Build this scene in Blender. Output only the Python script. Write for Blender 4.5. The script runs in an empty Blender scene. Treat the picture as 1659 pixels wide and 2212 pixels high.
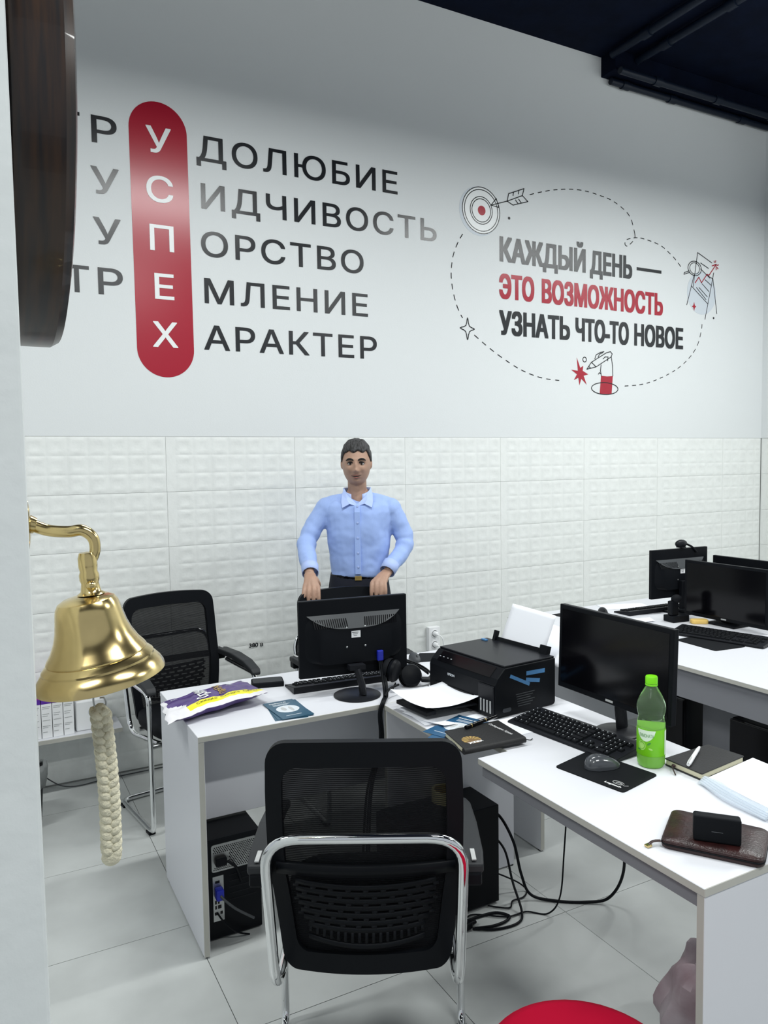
import bpy, math, random
from mathutils import Matrix, Vector, Euler, noise
R = math.radians
random.seed(7)
SC = bpy.context.scene
COL = SC.collection

# ------------------------------------------------------------------ camera
def cam_basis(yaw, pitch, roll):
    F = Vector((math.sin(yaw)*math.cos(pitch), math.cos(yaw)*math.cos(pitch), -math.sin(pitch)))
    X0 = F.cross(Vector((0, 0, 1))).normalized(); U0 = X0.cross(F)
    return F, X0*math.cos(roll)+U0*math.sin(roll), -X0*math.sin(roll)+U0*math.cos(roll)
CF, CR, CU = cam_basis(.4882, .0648, -.0147)
cd = bpy.data.cameras.new('camera'); cam = bpy.data.objects.new('camera', cd); COL.objects.link(cam)
cam.matrix_world = Matrix(((CR.x, CU.x, -CF.x, 0), (CR.y, CU.y, -CF.y, 0), (CR.z, CU.z, -CF.z, 1.65), (0, 0, 0, 1)))
cd.sensor_fit = 'VERTICAL'; cd.sensor_height = 36; cd.lens = 1650/2212*36; cd.clip_start = .02
SC.camera = cam
# ------------------------------------------------------------------ light and exposure
w = bpy.data.worlds.new('world'); SC.world = w; w.use_nodes = True
w.node_tree.nodes['Background'].inputs[0].default_value = (.86, .93, 1, 1)
w.node_tree.nodes['Background'].inputs[1].default_value = .52
SC.view_settings.view_transform = 'Standard'; SC.view_settings.look = 'None'
SC.view_settings.gamma = 1; SC.view_settings.use_curve_mapping = False
SC.view_settings.exposure = 0.0
LAMPS = [(1.3, 2.3), (3.95, 2.3), (5.22, 2.3), (1.3, -.4), (3.95, -.4), (-1.3, -.4), (-1.35, 2.3)]  # the last one is an added lamp that brightens the left side
LZ = 3.72
for (lx, ly) in LAMPS:
    ld = bpy.data.lights.new('lamp_light', 'AREA'); ld.shape = 'RECTANGLE'; ld.size = 1.2; ld.size_y = .12
    ld.energy = 31 if lx > 5 else 52; ld.color = (.97, 1, .985)
    lo = bpy.data.objects.new('lamp_light', ld); COL.objects.link(lo); lo.location = (lx, ly, LZ-.006)
    lu = bpy.data.lights.new('upper_wall_fill', 'AREA'); lu.shape = 'RECTANGLE'; lu.size = 1.2; lu.size_y = .10
    lu.energy = 10; lu.color = (.97, 1, .985)      # added light aimed up to brighten the upper wall
    lp = bpy.data.objects.new('upper_wall_fill', lu); COL.objects.link(lp); lp.location = (lx, ly, LZ+.056); lp.rotation_euler = (math.pi, 0, 0)

# ------------------------------------------------------------------ materials
def mat(name, col, rough=.5, metal=0, spec=.5, noise_amt=0, nscale=20, bump=0, bscale=60, coat=0, alpha=None, trans=0, ior=1.45, emit=None, estr=1, sheen=0, stretch=(1, 1, 1), col2=None, detail=4):
    m = bpy.data.materials.new(name); m.use_nodes = True; nt = m.node_tree; b = nt.nodes['Principled BSDF']
    b.inputs['Base Color'].default_value = (*col, 1); b.inputs['Roughness'].default_value = rough
    b.inputs['Metallic'].default_value = metal; b.inputs['Specular IOR Level'].default_value = spec
    b.inputs['Coat Weight'].default_value = coat; b.inputs['Transmission Weight'].default_value = trans
    b.inputs['IOR'].default_value = ior; b.inputs['Sheen Weight'].default_value = sheen
    if alpha is not None: b.inputs['Alpha'].default_value = alpha
    if emit: b.inputs['Emission Color'].default_value = (*emit, 1); b.inputs['Emission Strength'].default_value = estr
    if noise_amt or bump or col2:
        tc = nt.nodes.new('ShaderNodeTexCoord'); mp = nt.nodes.new('ShaderNodeMapping'); mp.inputs['Scale'].default_value = stretch
        nt.links.new(tc.outputs['Object'], mp.inputs[0])
    if noise_amt or col2:
        n = nt.nodes.new('ShaderNodeTexNoise'); n.inputs['Scale'].default_value = nscale; n.inputs['Detail'].default_value = detail
        nt.links.new(mp.outputs[0], n.inputs['Vector'])
        mx = nt.nodes.new('ShaderNodeMix'); mx.data_type = 'RGBA'
        c2 = col2 if col2 else tuple(c*(1-noise_amt) for c in col)
        mx.inputs[6].default_value = (*col, 1); mx.inputs[7].default_value = (*c2, 1)
        rp = nt.nodes.new('ShaderNodeMapRange'); rp.inputs[1].default_value = .38; rp.inputs[2].default_value = .65
        nt.links.new(n.outputs[0], rp.inputs[0]); nt.links.new(rp.outputs[0], mx.inputs[0])
        nt.links.new(mx.outputs[2], b.inputs['Base Color'])
    if bump:
        n = nt.nodes.new('ShaderNodeTexNoise'); n.inputs['Scale'].default_value = bscale; n.inputs['Detail'].default_value = 6
        nt.links.new(mp.outputs[0], n.inputs['Vector'])
        bp = nt.nodes.new('ShaderNodeBump'); bp.inputs['Strength'].default_value = bump; bp.inputs['Distance'].default_value = .01
        nt.links.new(n.outputs[0], bp.inputs['Height']); nt.links.new(bp.outputs[0], b.inputs['Normal'])
    return m
M = {}
M['paint'] = mat('paint', (.70, .725, .73), .7, bump=.05, bscale=120)
M['tile_w'] = mat('tile_w', (.80, .82, .80), .35, noise_amt=.06, nscale=14, bump=.10, bscale=70)
M['grout'] = mat('grout', (.26, .27, .26), .9)
M['navy'] = mat('navy', (.0015, .004, .014), .85, spec=.1, noise_amt=.3, nscale=6, bump=.2, bscale=20)
M['navy_pipe'] = mat('navy_pipe', (.004, .008, .018), .4, spec=.25)
M['floor_t'] = mat('floor_t', (.49, .51, .502), .33, noise_amt=.14, nscale=3.2, detail=8, bump=.02, bscale=30)
M['floor_g'] = mat('floor_g', (.12, .12, .12), .9)
M['desk'] = mat('desk', (.66, .67, .71), .38, spec=.35)
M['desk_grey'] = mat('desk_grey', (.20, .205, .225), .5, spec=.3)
M['desk_edge'] = mat('desk_edge', (.46, .455, .415), .5)
M['black'] = mat('black', (.005, .006, .008), .42, spec=.13)
M['black_m'] = mat('black_m', (.007, .008, .010), .65, spec=.12)
M['black_g'] = mat('black_g', (.002, .002, .003), .14, spec=.3)
M['black_s'] = mat('black_s', (.010, .011, .014), .38, spec=.2)
M['arm'] = mat('arm', (.024, .026, .029), .5, spec=.3)
M['vent_grey'] = mat('vent_grey', (.045, .05, .055), .4)
M['dgrey'] = mat('dgrey', (.05, .055, .06), .5)
M['mid'] = mat('mid', (.055, .06, .068), .22, coat=.4)
M['chrome'] = mat('chrome', (.82, .83, .84), .07, 1)
M['steel'] = mat('steel', (.45, .46, .46), .35, 1)
M['brass'] = mat('brass', (.74, .58, .27), .19, 1, noise_amt=.2, nscale=14)
M['rope'] = mat('rope', (.72, .68, .52), .85, noise_amt=.2, nscale=60, bump=.5, bscale=260)
M['wood'] = mat('wood', (.010, .008, .009), .33, col2=(.040, .019, .010), nscale=3.5, stretch=(26, 2, 2), detail=8, coat=.15)
M['vinyl_k'] = mat('vinyl_k', (.008, .010, .013), .27, spec=.6)
M['vinyl_r'] = mat('vinyl_r', (.36, .004, .022), .25, spec=.6)
M['vinyl_w'] = mat('vinyl_w', (.80, .82, .82), .33)
M['vinyl_b'] = mat('vinyl_b', (.58, .63, .68), .5)
M['white'] = mat('white', (.86, .87, .88), .6)
M['paper'] = mat('paper', (.88, .90, .95), .8)
M['skin'] = mat('skin', (.43, .265, .19), .5, noise_amt=.1, nscale=30)
M['lip'] = mat('lip', (.27, .10, .08), .5)
M['hair'] = mat('hair', (.020, .019, .019), .6, col2=(.085, .085, .088), nscale=70, stretch=(2.5, 1, .6), bump=.8, bscale=150)
M['brow'] = mat('brow', (.010, .008, .007), .7)
M['eyew'] = mat('eyew', (.5, .48, .46), .2)
M['iris'] = mat('iris', (.02, .01, .006), .15)
M['shirt'] = mat('shirt', (.34, .47, .83), .75, noise_amt=.05, nscale=300, bump=.05, bscale=400, sheen=.1)
M['shirt_w'] = mat('shirt_w', (.42, .53, .86), .75)
M['trouser'] = mat('trouser', (.006, .008, .018), .8)
M['leather'] = mat('leather', (.03, .008, .008), .32, col2=(.018, .006, .006), nscale=30, bump=.15, bscale=160)
M['leather_k'] = mat('leather_k', (.018, .018, .019), .5, spec=.3, bump=.15, bscale=220)
M['cream'] = mat('cream', (.72, .68, .5), .8)
M['tape'] = mat('tape', (.75, .68, .34), .5)
M['tape_in'] = mat('tape_in', (.62, .45, .03), .5)
M['bluetape'] = mat('bluetape', (.07, .22, .45), .5)
M['blue'] = mat('blue', (.01, .02, .35), .4)
M['navyprint'] = mat('navyprint', (.02, .09, .19), .35)
M['tealprint'] = mat('tealprint', (.025, .085, .14), .35)
M['ltprint'] = mat('ltprint', (.62, .66, .7), .4)
M['gold'] = mat('gold', (.65, .45, .14), .35, .6)
M['goldb'] = mat('goldb', (.22, .13, .05), .4, .3)
M['red'] = mat('red', (.33, .001, .020), .8, spec=.1, noise_amt=.12, nscale=4)
M['purple'] = mat('purple', (.075, .032, .20), .28, noise_amt=.3, nscale=12, bump=.3, bscale=25)
M['yellow'] = mat('yellow', (.85, .78, .03), .35)
M['foilw'] = mat('foilw', (.74, .73, .76), .3, bump=.3, bscale=30)
M['lime'] = mat('lime', (.18, .58, .01), .35)
M['cap'] = mat('cap', (.20, .72, .01), .35)
M['limew'] = mat('limew', (.75, .9, .72), .4)
M['limed'] = mat('limed', (.06, .30, .04), .4)
M['limel'] = mat('limel', (.42, .78, .18), .4)
M['pet'] = mat('pet', (.62, .86, .56), .04, trans=.93, ior=1.18)
M['juice'] = mat('juice', (.48, .88, .14), .1, trans=.15, ior=1.33)
M['clear'] = mat('clear', (.78, .86, .95), .08, alpha=.38, spec=.9, bump=.12, bscale=12)
M['sponge'] = mat('sponge', (.80, .55, .16), .8)
M['binbag'] = mat('binbag', (.13, .14, .14), .35, bump=.6, bscale=30)
M['mauve'] = mat('mauve', (.44, .37, .40), .45, col2=(.20, .11, .13), nscale=5, bump=.3, bscale=20)
M['teal'] = mat('teal', (.01, .20, .25), .5)
M['purp2'] = mat('purp2', (.10, .02, .32), .4)
M['magenta'] = mat('magenta', (.35, .03, .30), .4)
M['lgrey'] = mat('lgrey', (.45, .46, .46), .5)
M['lamp'] = mat('lamp', (.9, .9, .9), .5, emit=(.97, 1, .985), estr=9)
# see-through chair mesh: fine horizontal threads with gaps between them
m = bpy.data.materials.new('net'); m.use_nodes = True; nt = m.node_tree; b = nt.nodes['Principled BSDF']
b.inputs['Base Color'].default_value = (.004, .0045, .006, 1); b.inputs['Roughness'].default_value = .8; b.inputs['Specular IOR Level'].default_value = .15
tc = nt.nodes.new('ShaderNodeTexCoord'); wv = nt.nodes.new('ShaderNodeTexWave'); wv.bands_direction = 'Z'; wv.inputs['Scale'].default_value = 62; wv.inputs['Distortion'].default_value = .8
nt.links.new(tc.outputs['Object'], wv.inputs['Vector'])
mr = nt.nodes.new('ShaderNodeMapRange'); mr.inputs[3].default_value = .87; mr.inputs[4].default_value = 1.0
nt.links.new(wv.outputs['Fac'], mr.inputs[0]); nt.links.new(mr.outputs[0], b.inputs['Alpha']); M['net'] = m

# ------------------------------------------------------------------ helpers
I4 = Matrix.Identity(4)
def T(x, y, z): return Matrix.Translation((x, y, z))
def RZ(a): return Matrix.Rotation(a, 4, 'Z')
def RX(a): return Matrix.Rotation(a, 4, 'X')
def RY(a): return Matrix.Rotation(a, 4, 'Y')
class MB:
    def __init__(s): s.v = []; s.f = []; s.mi = []; s.cur = 0
    def add(s, vs, fs, mtx=None):
        o = len(s.v)
        s.v += [tuple(mtx @ Vector(p)) for p in vs] if mtx else [tuple(p) for p in vs]
        for f in fs: s.f.append([i+o for i in f]); s.mi.append(s.cur)
        return s
    def box(s, x0, x1, y0, y1, z0, z1, mtx=None):
        vs = [(x0, y0, z0), (x1, y0, z0), (x1, y1, z0), (x0, y1, z0), (x0, y0, z1), (x1, y0, z1), (x1, y1, z1), (x0, y1, z1)]
        return s.add(vs, [(0, 3, 2, 1), (4, 5, 6, 7), (0, 1, 5, 4), (1, 2, 6, 5), (2, 3, 7, 6), (3, 0, 4, 7)], mtx)
    def cbox(s, c, d, mtx=None):
        return s.box(c[0]-d[0]/2, c[0]+d[0]/2, c[1]-d[1]/2, c[1]+d[1]/2, c[2]-d[2]/2, c[2]+d[2]/2, mtx)
    def prism(s, poly, z0, z1, mtx=None):
        n = len(poly); vs = [(x, y, z0) for x, y in poly]+[(x, y, z1) for x, y in poly]
        return s.add(vs, [list(range(n))[::-1], list(range(n, 2*n))]+[(i, (i+1) % n, n+(i+1) % n, n+i) for i in range(n)], mtx)
    def loft(s, rings, closed_ends=True, mtx=None):
        n = len(rings[0]); vs = [p for r in rings for p in r]; fs = []
        for k in range(len(rings)-1):
            for i in range(n): fs.append((k*n+i, k*n+(i+1) % n, (k+1)*n+(i+1) % n, (k+1)*n+i))
        if closed_ends: fs += [list(range(n))[::-1], list(range((len(rings)-1)*n, len(rings)*n))]
        return s.add(vs, fs, mtx)
    def tube(s, pts, r, n=8, caps=True, sx=1, sy=1, closed=False, mtx=None, smooth=0):
        P = [Vector(p) for p in pts]
        if smooth: P = spline(P, smooth, closed)
        m = len(P); rr = r if isinstance(r, (list, tuple)) else None
        if rr and len(rr) != m: rr = [rr[min(len(rr)-1, int(i*(len(rr)-1)/(m-1)))] + (rr[min(len(rr)-1, int(i*(len(rr)-1)/(m-1))+1)]-rr[min(len(rr)-1, int(i*(len(rr)-1)/(m-1)))])*((i*(len(rr)-1)/(m-1)) % 1) for i in range(m)]
        tg = []
        for i in range(m):
            a = P[(i-1) % m] if closed else P[max(i-1, 0)]; b_ = P[(i+1) % m] if closed else P[min(i+1, m-1)]
            tg.append((b_-a).normalized())
        up = Vector((0, 0, 1)) if abs(tg[0].z) < .9 else Vector((1, 0, 0))
        N = (up-tg[0]*up.dot(tg[0])).normalized(); rings = []
        for i in range(m):
            if i:
                ax = tg[i-1].cross(tg[i])
                if ax.length > 1e-7: N = Matrix.Rotation(tg[i-1].angle(tg[i]), 3, ax) @ N
                N = (N-tg[i]*N.dot(tg[i])).normalized()
            B = tg[i].cross(N); q = rr[i] if rr else r
            rings.append([tuple(P[i]+N*(q*sy*math.cos(2*math.pi*k/n))+B*(q*sx*math.sin(2*math.pi*k/n))) for k in range(n)])
        if closed:
            rings.append(rings[0]); return s.loft(rings, False, mtx)
        return s.loft(rings, caps, mtx)
    def lathe(s, prof, n=32, mtx=None, caps=True):
        rings = [[(r*math.cos(2*math.pi*k/n), r*math.sin(2*math.pi*k/n), z) for k in range(n)] for r, z in prof]
        return s.loft(rings, caps, mtx)
    def ell(s, c, d, n=16, m=10, mtx=None):
        prof = [(math.cos(a), math.sin(a)) for a in [(-.5+(i+.02 if i == 0 else i-.02 if i == m else i)/m)*math.pi for i in range(m+1)]]
        rings = [[(c[0]+d[0]*r*math.cos(2*math.pi*k/n), c[1]+d[1]*r*math.sin(2*math.pi*k/n), c[2]+d[2]*z) for k in range(n)] for r, z in prof]
        return s.loft(rings, True, mtx)
    def grid(s, fn, nu, nv, closeu=False, mtx=None):
        vs = [fn(i/(nu if closeu else nu-1), j/(nv-1)) for j in range(nv) for i in range(nu)]; fs = []
        for j in range(nv-1):
            for i in range(nu if closeu else nu-1): fs.append((j*nu+i, j*nu+(i+1) % nu, (j+1)*nu+(i+1) % nu, (j+1)*nu+i))
        return s.add(vs, fs, mtx)
    def m(s, i): s.cur = i; return s
    def build(s, name, mats, parent=None, smooth=None, bevel=0, seg=2, solid=0, sub=0, world=False, remesh=0, sm=0):
        me = bpy.data.meshes.new(name)
        vs = s.v
        if world and parent:
            iv = rootm(parent).inverted(); vs = [tuple(iv @ Vector(p)) for p in vs]
        me.from_pydata(vs, [], s.f)
        if not isinstance(mats, (list, tuple)): mats = [mats]
        for a in mats: me.materials.append(M[a] if isinstance(a, str) else a)
        if len(mats) > 1: me.polygons.foreach_set('material_index', s.mi)
        if smooth is not None or remesh or sub:
            me.polygons.foreach_set('use_smooth', [True]*len(me.polygons))
            if smooth is not None and smooth < 180:
                me.set_sharp_from_angle(angle=R(smooth))
        me.update()
        o = bpy.data.objects.new(name, me); COL.objects.link(o)
        if parent: o.parent = parent
        if solid: q = o.modifiers.new('solid', 'SOLIDIFY'); q.thickness = solid; q.offset = 0
        if bevel:
            q = o.modifiers.new('bevel', 'BEVEL'); q.width = bevel; q.segments = seg; q.limit_method = 'ANGLE'; q.angle_limit = R(35)
        if sub: q = o.modifiers.new('sub', 'SUBSURF'); q.levels = sub; q.render_levels = sub
        if remesh:
            q = o.modifiers.new('remesh', 'REMESH'); q.mode = 'VOXEL'; q.voxel_size = remesh; q.use_smooth_shade = True
            if sm: q = o.modifiers.new('smooth', 'SMOOTH'); q.iterations = sm; q.factor = .5
        return o
def rootm(o):
    m_ = I4
    while o: m_ = (Matrix.Translation(o.location) @ o.rotation_euler.to_matrix().to_4x4()) @ m_; o = o.parent
    return m_
def spline(P, k, closed=False):
    out = []; n = len(P); rng = n if closed else n-1
    for i in range(rng):
        if closed: a, b_, c, d = P[(i-1) % n], P[i], P[(i+1) % n], P[(i+2) % n]
        else: a, b_, c, d = P[max(i-1, 0)], P[i], P[i+1], P[min(i+2, n-1)]
        for j in range(k):
            t = j/k
            out.append(.5*((2*b_)+(c-a)*t+(2*a-5*b_+4*c-d)*t*t+(3*b_-3*c+d-a)*t**3))
    if not closed: out.append(P[-1])
    return out
def tag(o, label=None, cat=None, group=None, kind=None):
    if label: o['label'] = label
    if cat: o['category'] = cat
    if group: o['group'] = group
    if kind: o['kind'] = kind
    return o
def thing(name, label, cat, loc=(0, 0, 0), rz=0, group=None):
    o = bpy.data.objects.new(name, None); COL.objects.link(o); o.location = loc; o.rotation_euler = (0, 0, rz); o.empty_display_size = .05
    return tag(o, label, cat, group)
def clone(o, loc=None, rz=None, parent=None):
    c = o.copy(); COL.objects.link(c)
    if parent: c.parent = parent
    if loc is not None: c.location = loc
    if rz is not None: c.rotation_euler = (0, 0, rz)
    for ch in list(o.children): clone(ch, parent=c)
    return c
def circ(cx, cy, r, n=24, ry=None): return [(cx+r*math.cos(2*math.pi*k/n), cy+(ry or r)*math.sin(2*math.pi*k/n)) for k in range(n)]
def rrect(x0, x1, y0, y1, r, n=5):
    out = []
    for cx, cy, a in ((x1-r, y1-r, 0), (x0+r, y1-r, 90), (x0+r, y0+r, 180), (x1-r, y0+r, 270)):
        for k in range(n+1): out.append((cx+r*math.cos(R(a+90*k/n)), cy+r*math.sin(R(a+90*k/n))))
    return out
TG = {}
def text_geo(s, off=0, space=1):
    """outline of the built-in font, filled by the non-zero rule as flat quads"""
    if (s, space) in TG: return TG[(s, space)]
    cu = bpy.data.curves.new('t', 'FONT'); cu.body = s; cu.size = 1; cu.space_character = space; cu.resolution_u = 3; cu.fill_mode = 'NONE'
    o = bpy.data.objects.new('t', cu); COL.objects.link(o)
    dg = bpy.context.evaluated_depsgraph_get(); me = bpy.data.meshes.new_from_object(o.evaluated_get(dg))
    adj = {}
    for e in me.edges:
        p, q = e.vertices; adj.setdefault(p, []).append(q); adj.setdefault(q, []).append(p)
    seen = set(); loops = []
    for st_ in adj:
        if st_ in seen: continue
        lp = [st_]; seen.add(st_); cur = st_
        while True:
            nx = [k for k in adj[cur] if k not in seen]
            if not nx: break
            cur = nx[0]; seen.add(cur); lp.append(cur)
        loops.append([(me.vertices[k].co.x, me.vertices[k].co.y) for k in lp])
    bpy.data.objects.remove(o); bpy.data.meshes.remove(me); bpy.data.curves.remove(cu)
    loops.sort(key=lambda l: min(p[0] for p in l)); groups = []
    for l in loops:
        x0 = min(p[0] for p in l); x1 = max(p[0] for p in l)
        if groups and x0 < groups[-1][1]-1e-4: groups[-1][0].append(l); groups[-1][1] = max(groups[-1][1], x1)
        else: groups.append([[l], x1])
    vs = []; fs = []
    for ls, _ in groups:
        segs = []; ys = set()
        for l in ls:
            for i in range(len(l)):
                p, q = l[i], l[(i+1) % len(l)]; ys.add(round(p[1], 5))
                if abs(p[1]-q[1]) > 1e-6: segs.append((p, q))
        for i in range(len(segs)):
            for j in range(i):
                (ax, ay), (bx_, by_) = segs[i]; (cx, cy), (dx, dy) = segs[j]
                den = (bx_-ax)*(dy-cy)-(by_-ay)*(dx-cx)
                if abs(den) < 1e-9: continue
                t = ((cx-ax)*(dy-cy)-(cy-ay)*(dx-cx))/den; u = ((cx-ax)*(by_-ay)-(cy-ay)*(bx_-ax))/den
                if .001 < t < .999 and .001 < u < .999: ys.add(round(ay+t*(by_-ay), 5))
        Y = sorted(ys)
        for y0, y1 in zip(Y[:-1], Y[1:]):
            if y1-y0 < 2e-5: continue
            ym = (y0+y1)/2; cr_ = []
            for (p, q) in segs:
                lo, hi = min(p[1], q[1]), max(p[1], q[1])
                if lo < ym < hi:
                    f = lambda y: p[0]+(q[0]-p[0])*(y-p[1])/(q[1]-p[1])
                    cr_.append((f(ym), f(max(lo, y0)), f(min(hi, y1)), 1 if q[1] > p[1] else -1))
            cr_.sort(); wn = 0
            for k, c in enumerate(cr_):
                was = wn; wn += c[3]
                if was == 0 and wn != 0: st0 = c
                elif was != 0 and wn == 0:
                    n0 = len(vs); vs += [(st0[1], y0, 0), (c[1], y0, 0), (c[2], y1, 0), (st0[2], y1, 0)]; fs.append([n0, n0+1, n0+2, n0+3])
    TG[(s, space)] = (vs, fs)
    return vs, fs
CAPH = {}
def text(mb, s, org, xd, yd, width, cap, bold=0, space=1, up=.0004):
    off = 0
    """flat lettering: baseline starts at org, runs along xd, capitals 'cap' high along yd"""
    if off not in CAPH: CAPH[off] = max(p[1] for p in text_geo('Н', off)[0])
    vs, fs = text_geo(s, off, space)
    if not vs: return
    x0 = min(p[0] for p in vs); x1 = max(p[0] for p in vs); sx = width/(x1-x0) if width else cap/CAPH[off]; sy = cap/CAPH[off]
    o = Vector(org); X = Vector(xd).normalized(); Y = Vector(yd).normalized(); N = X.cross(Y)
    for k in range(9 if bold else 1):
        ox, oy = ((0, 0) if k == 0 else (bold*max(-1, min(1, 1.5*math.cos(k*math.pi/4))), .7*bold*max(-1, min(1, 1.5*math.sin(k*math.pi/4)))))
        fx = 1-2*bold/width if (bold and width) else 1; fy = 1-2*bold/cap if bold else 1
        mb.add([o+X*((p[0]-x0)*sx*fx+bold+ox)+Y*(p[1]*sy*fy+bold+oy)+N*(up+k*.00002) for p in vs], fs)

# ------------------------------------------------------------------ room shell
WY = 4.225
fl = MB().box(-4, 7, -4, 4.4, -.06, -.004).build('floor', 'floor_g'); tag(fl, kind='structure')
ft = None
for i in range(-4, 9):
    for j in range(-4, 10):
        x = .61+.61*i; y = 3.277-.6*(j-1)
        if y > WY: continue
        if x > 5.9 or x+.61 < -1.4 or y < -1.4: continue
        if ft is None:
            ft = MB().box(.0012, .6088, -.5988, -.0012, -.012, 0).build('tile', 'floor_t', fl)
            o = ft
        else: o = ft.copy(); COL.objects.link(o)
        o.location = (x, min(y, 9), 0)
for i in range(-4, 9):
    x = .61+.61*i
    if x > 5.9 or x+.61 < -1.4: continue
    MB().box(.0012, .6088, -(WY-3.878)+.001, -.0012, -.012, 0).build('tile', 'floor_t', fl).location = (x, WY, 0)
wb = MB().box(-4, 5.9, WY+.0035, WY+.15, -.05, 1.807).box(-4, 5.9, WY, WY+.15, 1.8075, 4.7).build('wall_back', ['paint'])
wb.data.materials.append(M['grout'])
for p in wb.data.polygons:
    if p.index < 6: p.material_index = 1
tag(wb, kind='structure')
# relief tiles: a grid of faceted stars, three rows high
def relief(wd, cols, off):
    mb = MB(); ch = .2985/3; cw = .0995; g = .0007
    xs = [g]; x = off
    while x < wd-g-1e-4:
        if x > g+.004: xs.append(x)
        x += cw
    xs.append(wd-g)
    random.seed(int(off*1000)+5)
    for r in range(3):
        z0 = -.3+g+(r)*(.3-2*g)/3; z1 = z0+(.3-2*g)/3
        for a, b_ in zip(xs[:-1], xs[1:]):
            k = random.uniform(.7, 1.2); q2 = random.uniform(.7, 1.1); N = 7
            n0 = len(mb.v); hx = (b_-a)/ch
            def hh(u, v):
                e = (1-u**8)*(1-v**8)
                return -2.7*e*(.0019*k*math.exp(-((abs(v)-.66+.10*u*u*0-.22*(1-u*u)*0)/.17)**2)*math.exp(-(u/.50)**2)+.0011*q2*math.exp(-((abs(u)-.68)/.17)**2)*math.exp(-(v/.45)**2)+.0007*math.exp(-((abs(u)-abs(v))/.25)**2)*(abs(u)+abs(v))*.5)
            V = []
            ts = (-1, -.84, -.66, -.42, 0, .42, .66, .84, 1)
            for j in ts:
                for i in ts:
                    V.append(((a+b_)/2+i*(b_-a)/2, hh(i, j) if hx > .7 else 0, (z0+z1)/2+j*(z1-z0)/2))
            mb.add(V, [(j*9+i, j*9+i+1, (j+1)*9+i+1, (j+1)*9+i) for j in range(8) for i in range(8)])
    # side skirts
    mb.add([(g, 0, -.3+g), (wd-g, 0, -.3+g), (wd-g, 0, -g*.5), (g, 0, -g*.5), (g, .003, -.3+g), (wd-g, .003, -.3+g), (wd-g, .003, -g*.5), (g, .003, -g*.5)],
           [(0, 4, 5, 1), (1, 5, 6, 2), (2, 6, 7, 3), (3, 7, 4, 0)])
    return mb
TW = .7463; tm = None; tm2 = None
for r in range(6):
    for k in range(-6, 7):
        x = .909+TW*k
        wd = min(TW, 5.862-x)
        if wd < TW-.01:
            if tm2 is None: o = tm2 = relief(wd, 5, .0995).build('tile', 'tile_w', wb, smooth=50)
            else: o = tm2.copy(); COL.objects.link(o)
        else:
            if tm is None: o = tm = relief(TW, 8, .05).build('tile', 'tile_w', wb, smooth=50)
            else: o = tm.copy(); COL.objects.link(o)
        o.location = (x, WY+.0010, 1.807-.3*r)
# right wall with the same dado
wr = MB().box(5.872, 6.02, -4, WY+.15, -.05, 1.807).box(5.862, 6.02, -4, WY+.15, 1.8075, 4.7).build('wall_right', 'paint'); tag(wr, kind='structure')
t0 = relief(TW, 8, .05).build('tile', 'tile_w', wr, smooth=50)
for r in range(6):
    for k in range(4):
        o = t0 if (r == 0 and k == 0) else t0.copy()
        if o is not t0: COL.objects.link(o)
        o.rotation_euler = (0, 0, -math.pi/2); o.location = (5.8655, WY-.004-TW*k, 1.807-.3*r)
# ceiling with its lower strip along the back wall
ce = MB().box(-4, 6.02, -4, WY, 4.5, 4.7).build('ceiling', 'navy'); tag(ce, kind='structure')
bk = MB().box(4.045, 5.862, 4.085, WY, 4.362, 4.5).build('trim_1', 'navy', bevel=.004); tag(bk, kind='structure')
# partition end at the left
wp = MB().box(-4, .0445, .86, .98, 0, 4.5).box(-.06, .0445, .98, 1.6, 0, 4.5).build('wall_left', mat('paint2', (.66, .69, .69), .75, noise_amt=.05, nscale=3, bump=.3, bscale=14), bevel=.004)
tag(wp, kind='structure')
# conduits under the ceiling
def pipe(pts, r, label, joints):
    o = thing('conduit_pipe', label, 'pipe', pts[0])
    MB().tube(pts, r, 12).build('pipe', 'navy_pipe', o, smooth=60, world=True)
    a = Vector(pts[0]); b_ = Vector(pts[-1])
    for t in joints:
        p = a.lerp(b_, t); d = (b_-a).normalized()*.035
        MB().tube([p-d, p+d], r*1.28, 12).build('coupling', 'navy_pipe', o, smooth=60, world=True)
pipe([(4.03, 4.10, 4.46), (4.10, -1, 4.46)], .028, 'dark ceiling pipe running out into the room, left one of the pair', (.06, .17, .4))
pipe([(4.25, 4.08, 4.46), (4.33, -1, 4.46)], .028, 'dark ceiling pipe running out into the room, right one of the pair', (.05, .15, .38))
pipe([(4.05, 4.045, 4.335), (5.85, 4.045, 4.335)], .024, 'dark ceiling pipe running along the back wall, upper one farther from wall', (.2, .55, .9))
pipe([(4.10, 4.185, 4.333), (5.85, 4.185, 4.333)], .024, 'dark ceiling pipe running along the back wall, lowest one next to the paint edge', (.08, .35, .8))
# lamps above the frame
WH = ['above the desk with the rear-facing monitor', 'above the far end of the right-hand desk', 'next to the right wall', 'above the red stool', 'above the near end of the right-hand desk', 'left of the partition, nearer the camera', 'added left of the partition to brighten the left side']
for i, (lx, ly) in enumerate(LAMPS):
    o = thing('pendant_lamp', 'long white pendant lamp '+WH[i], 'lamp', (lx, ly, LZ), 0, 'linear pendant lamps')
    MB().box(-.61, .61, -.07, .07, 0, .05).build('housing', 'white', o, bevel=.004)
    for sx in (-.45, .45): MB().tube([(sx, 0, .05), (sx, 0, 4.5-LZ)], .003, 6).build('wire', 'black', o)

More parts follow.
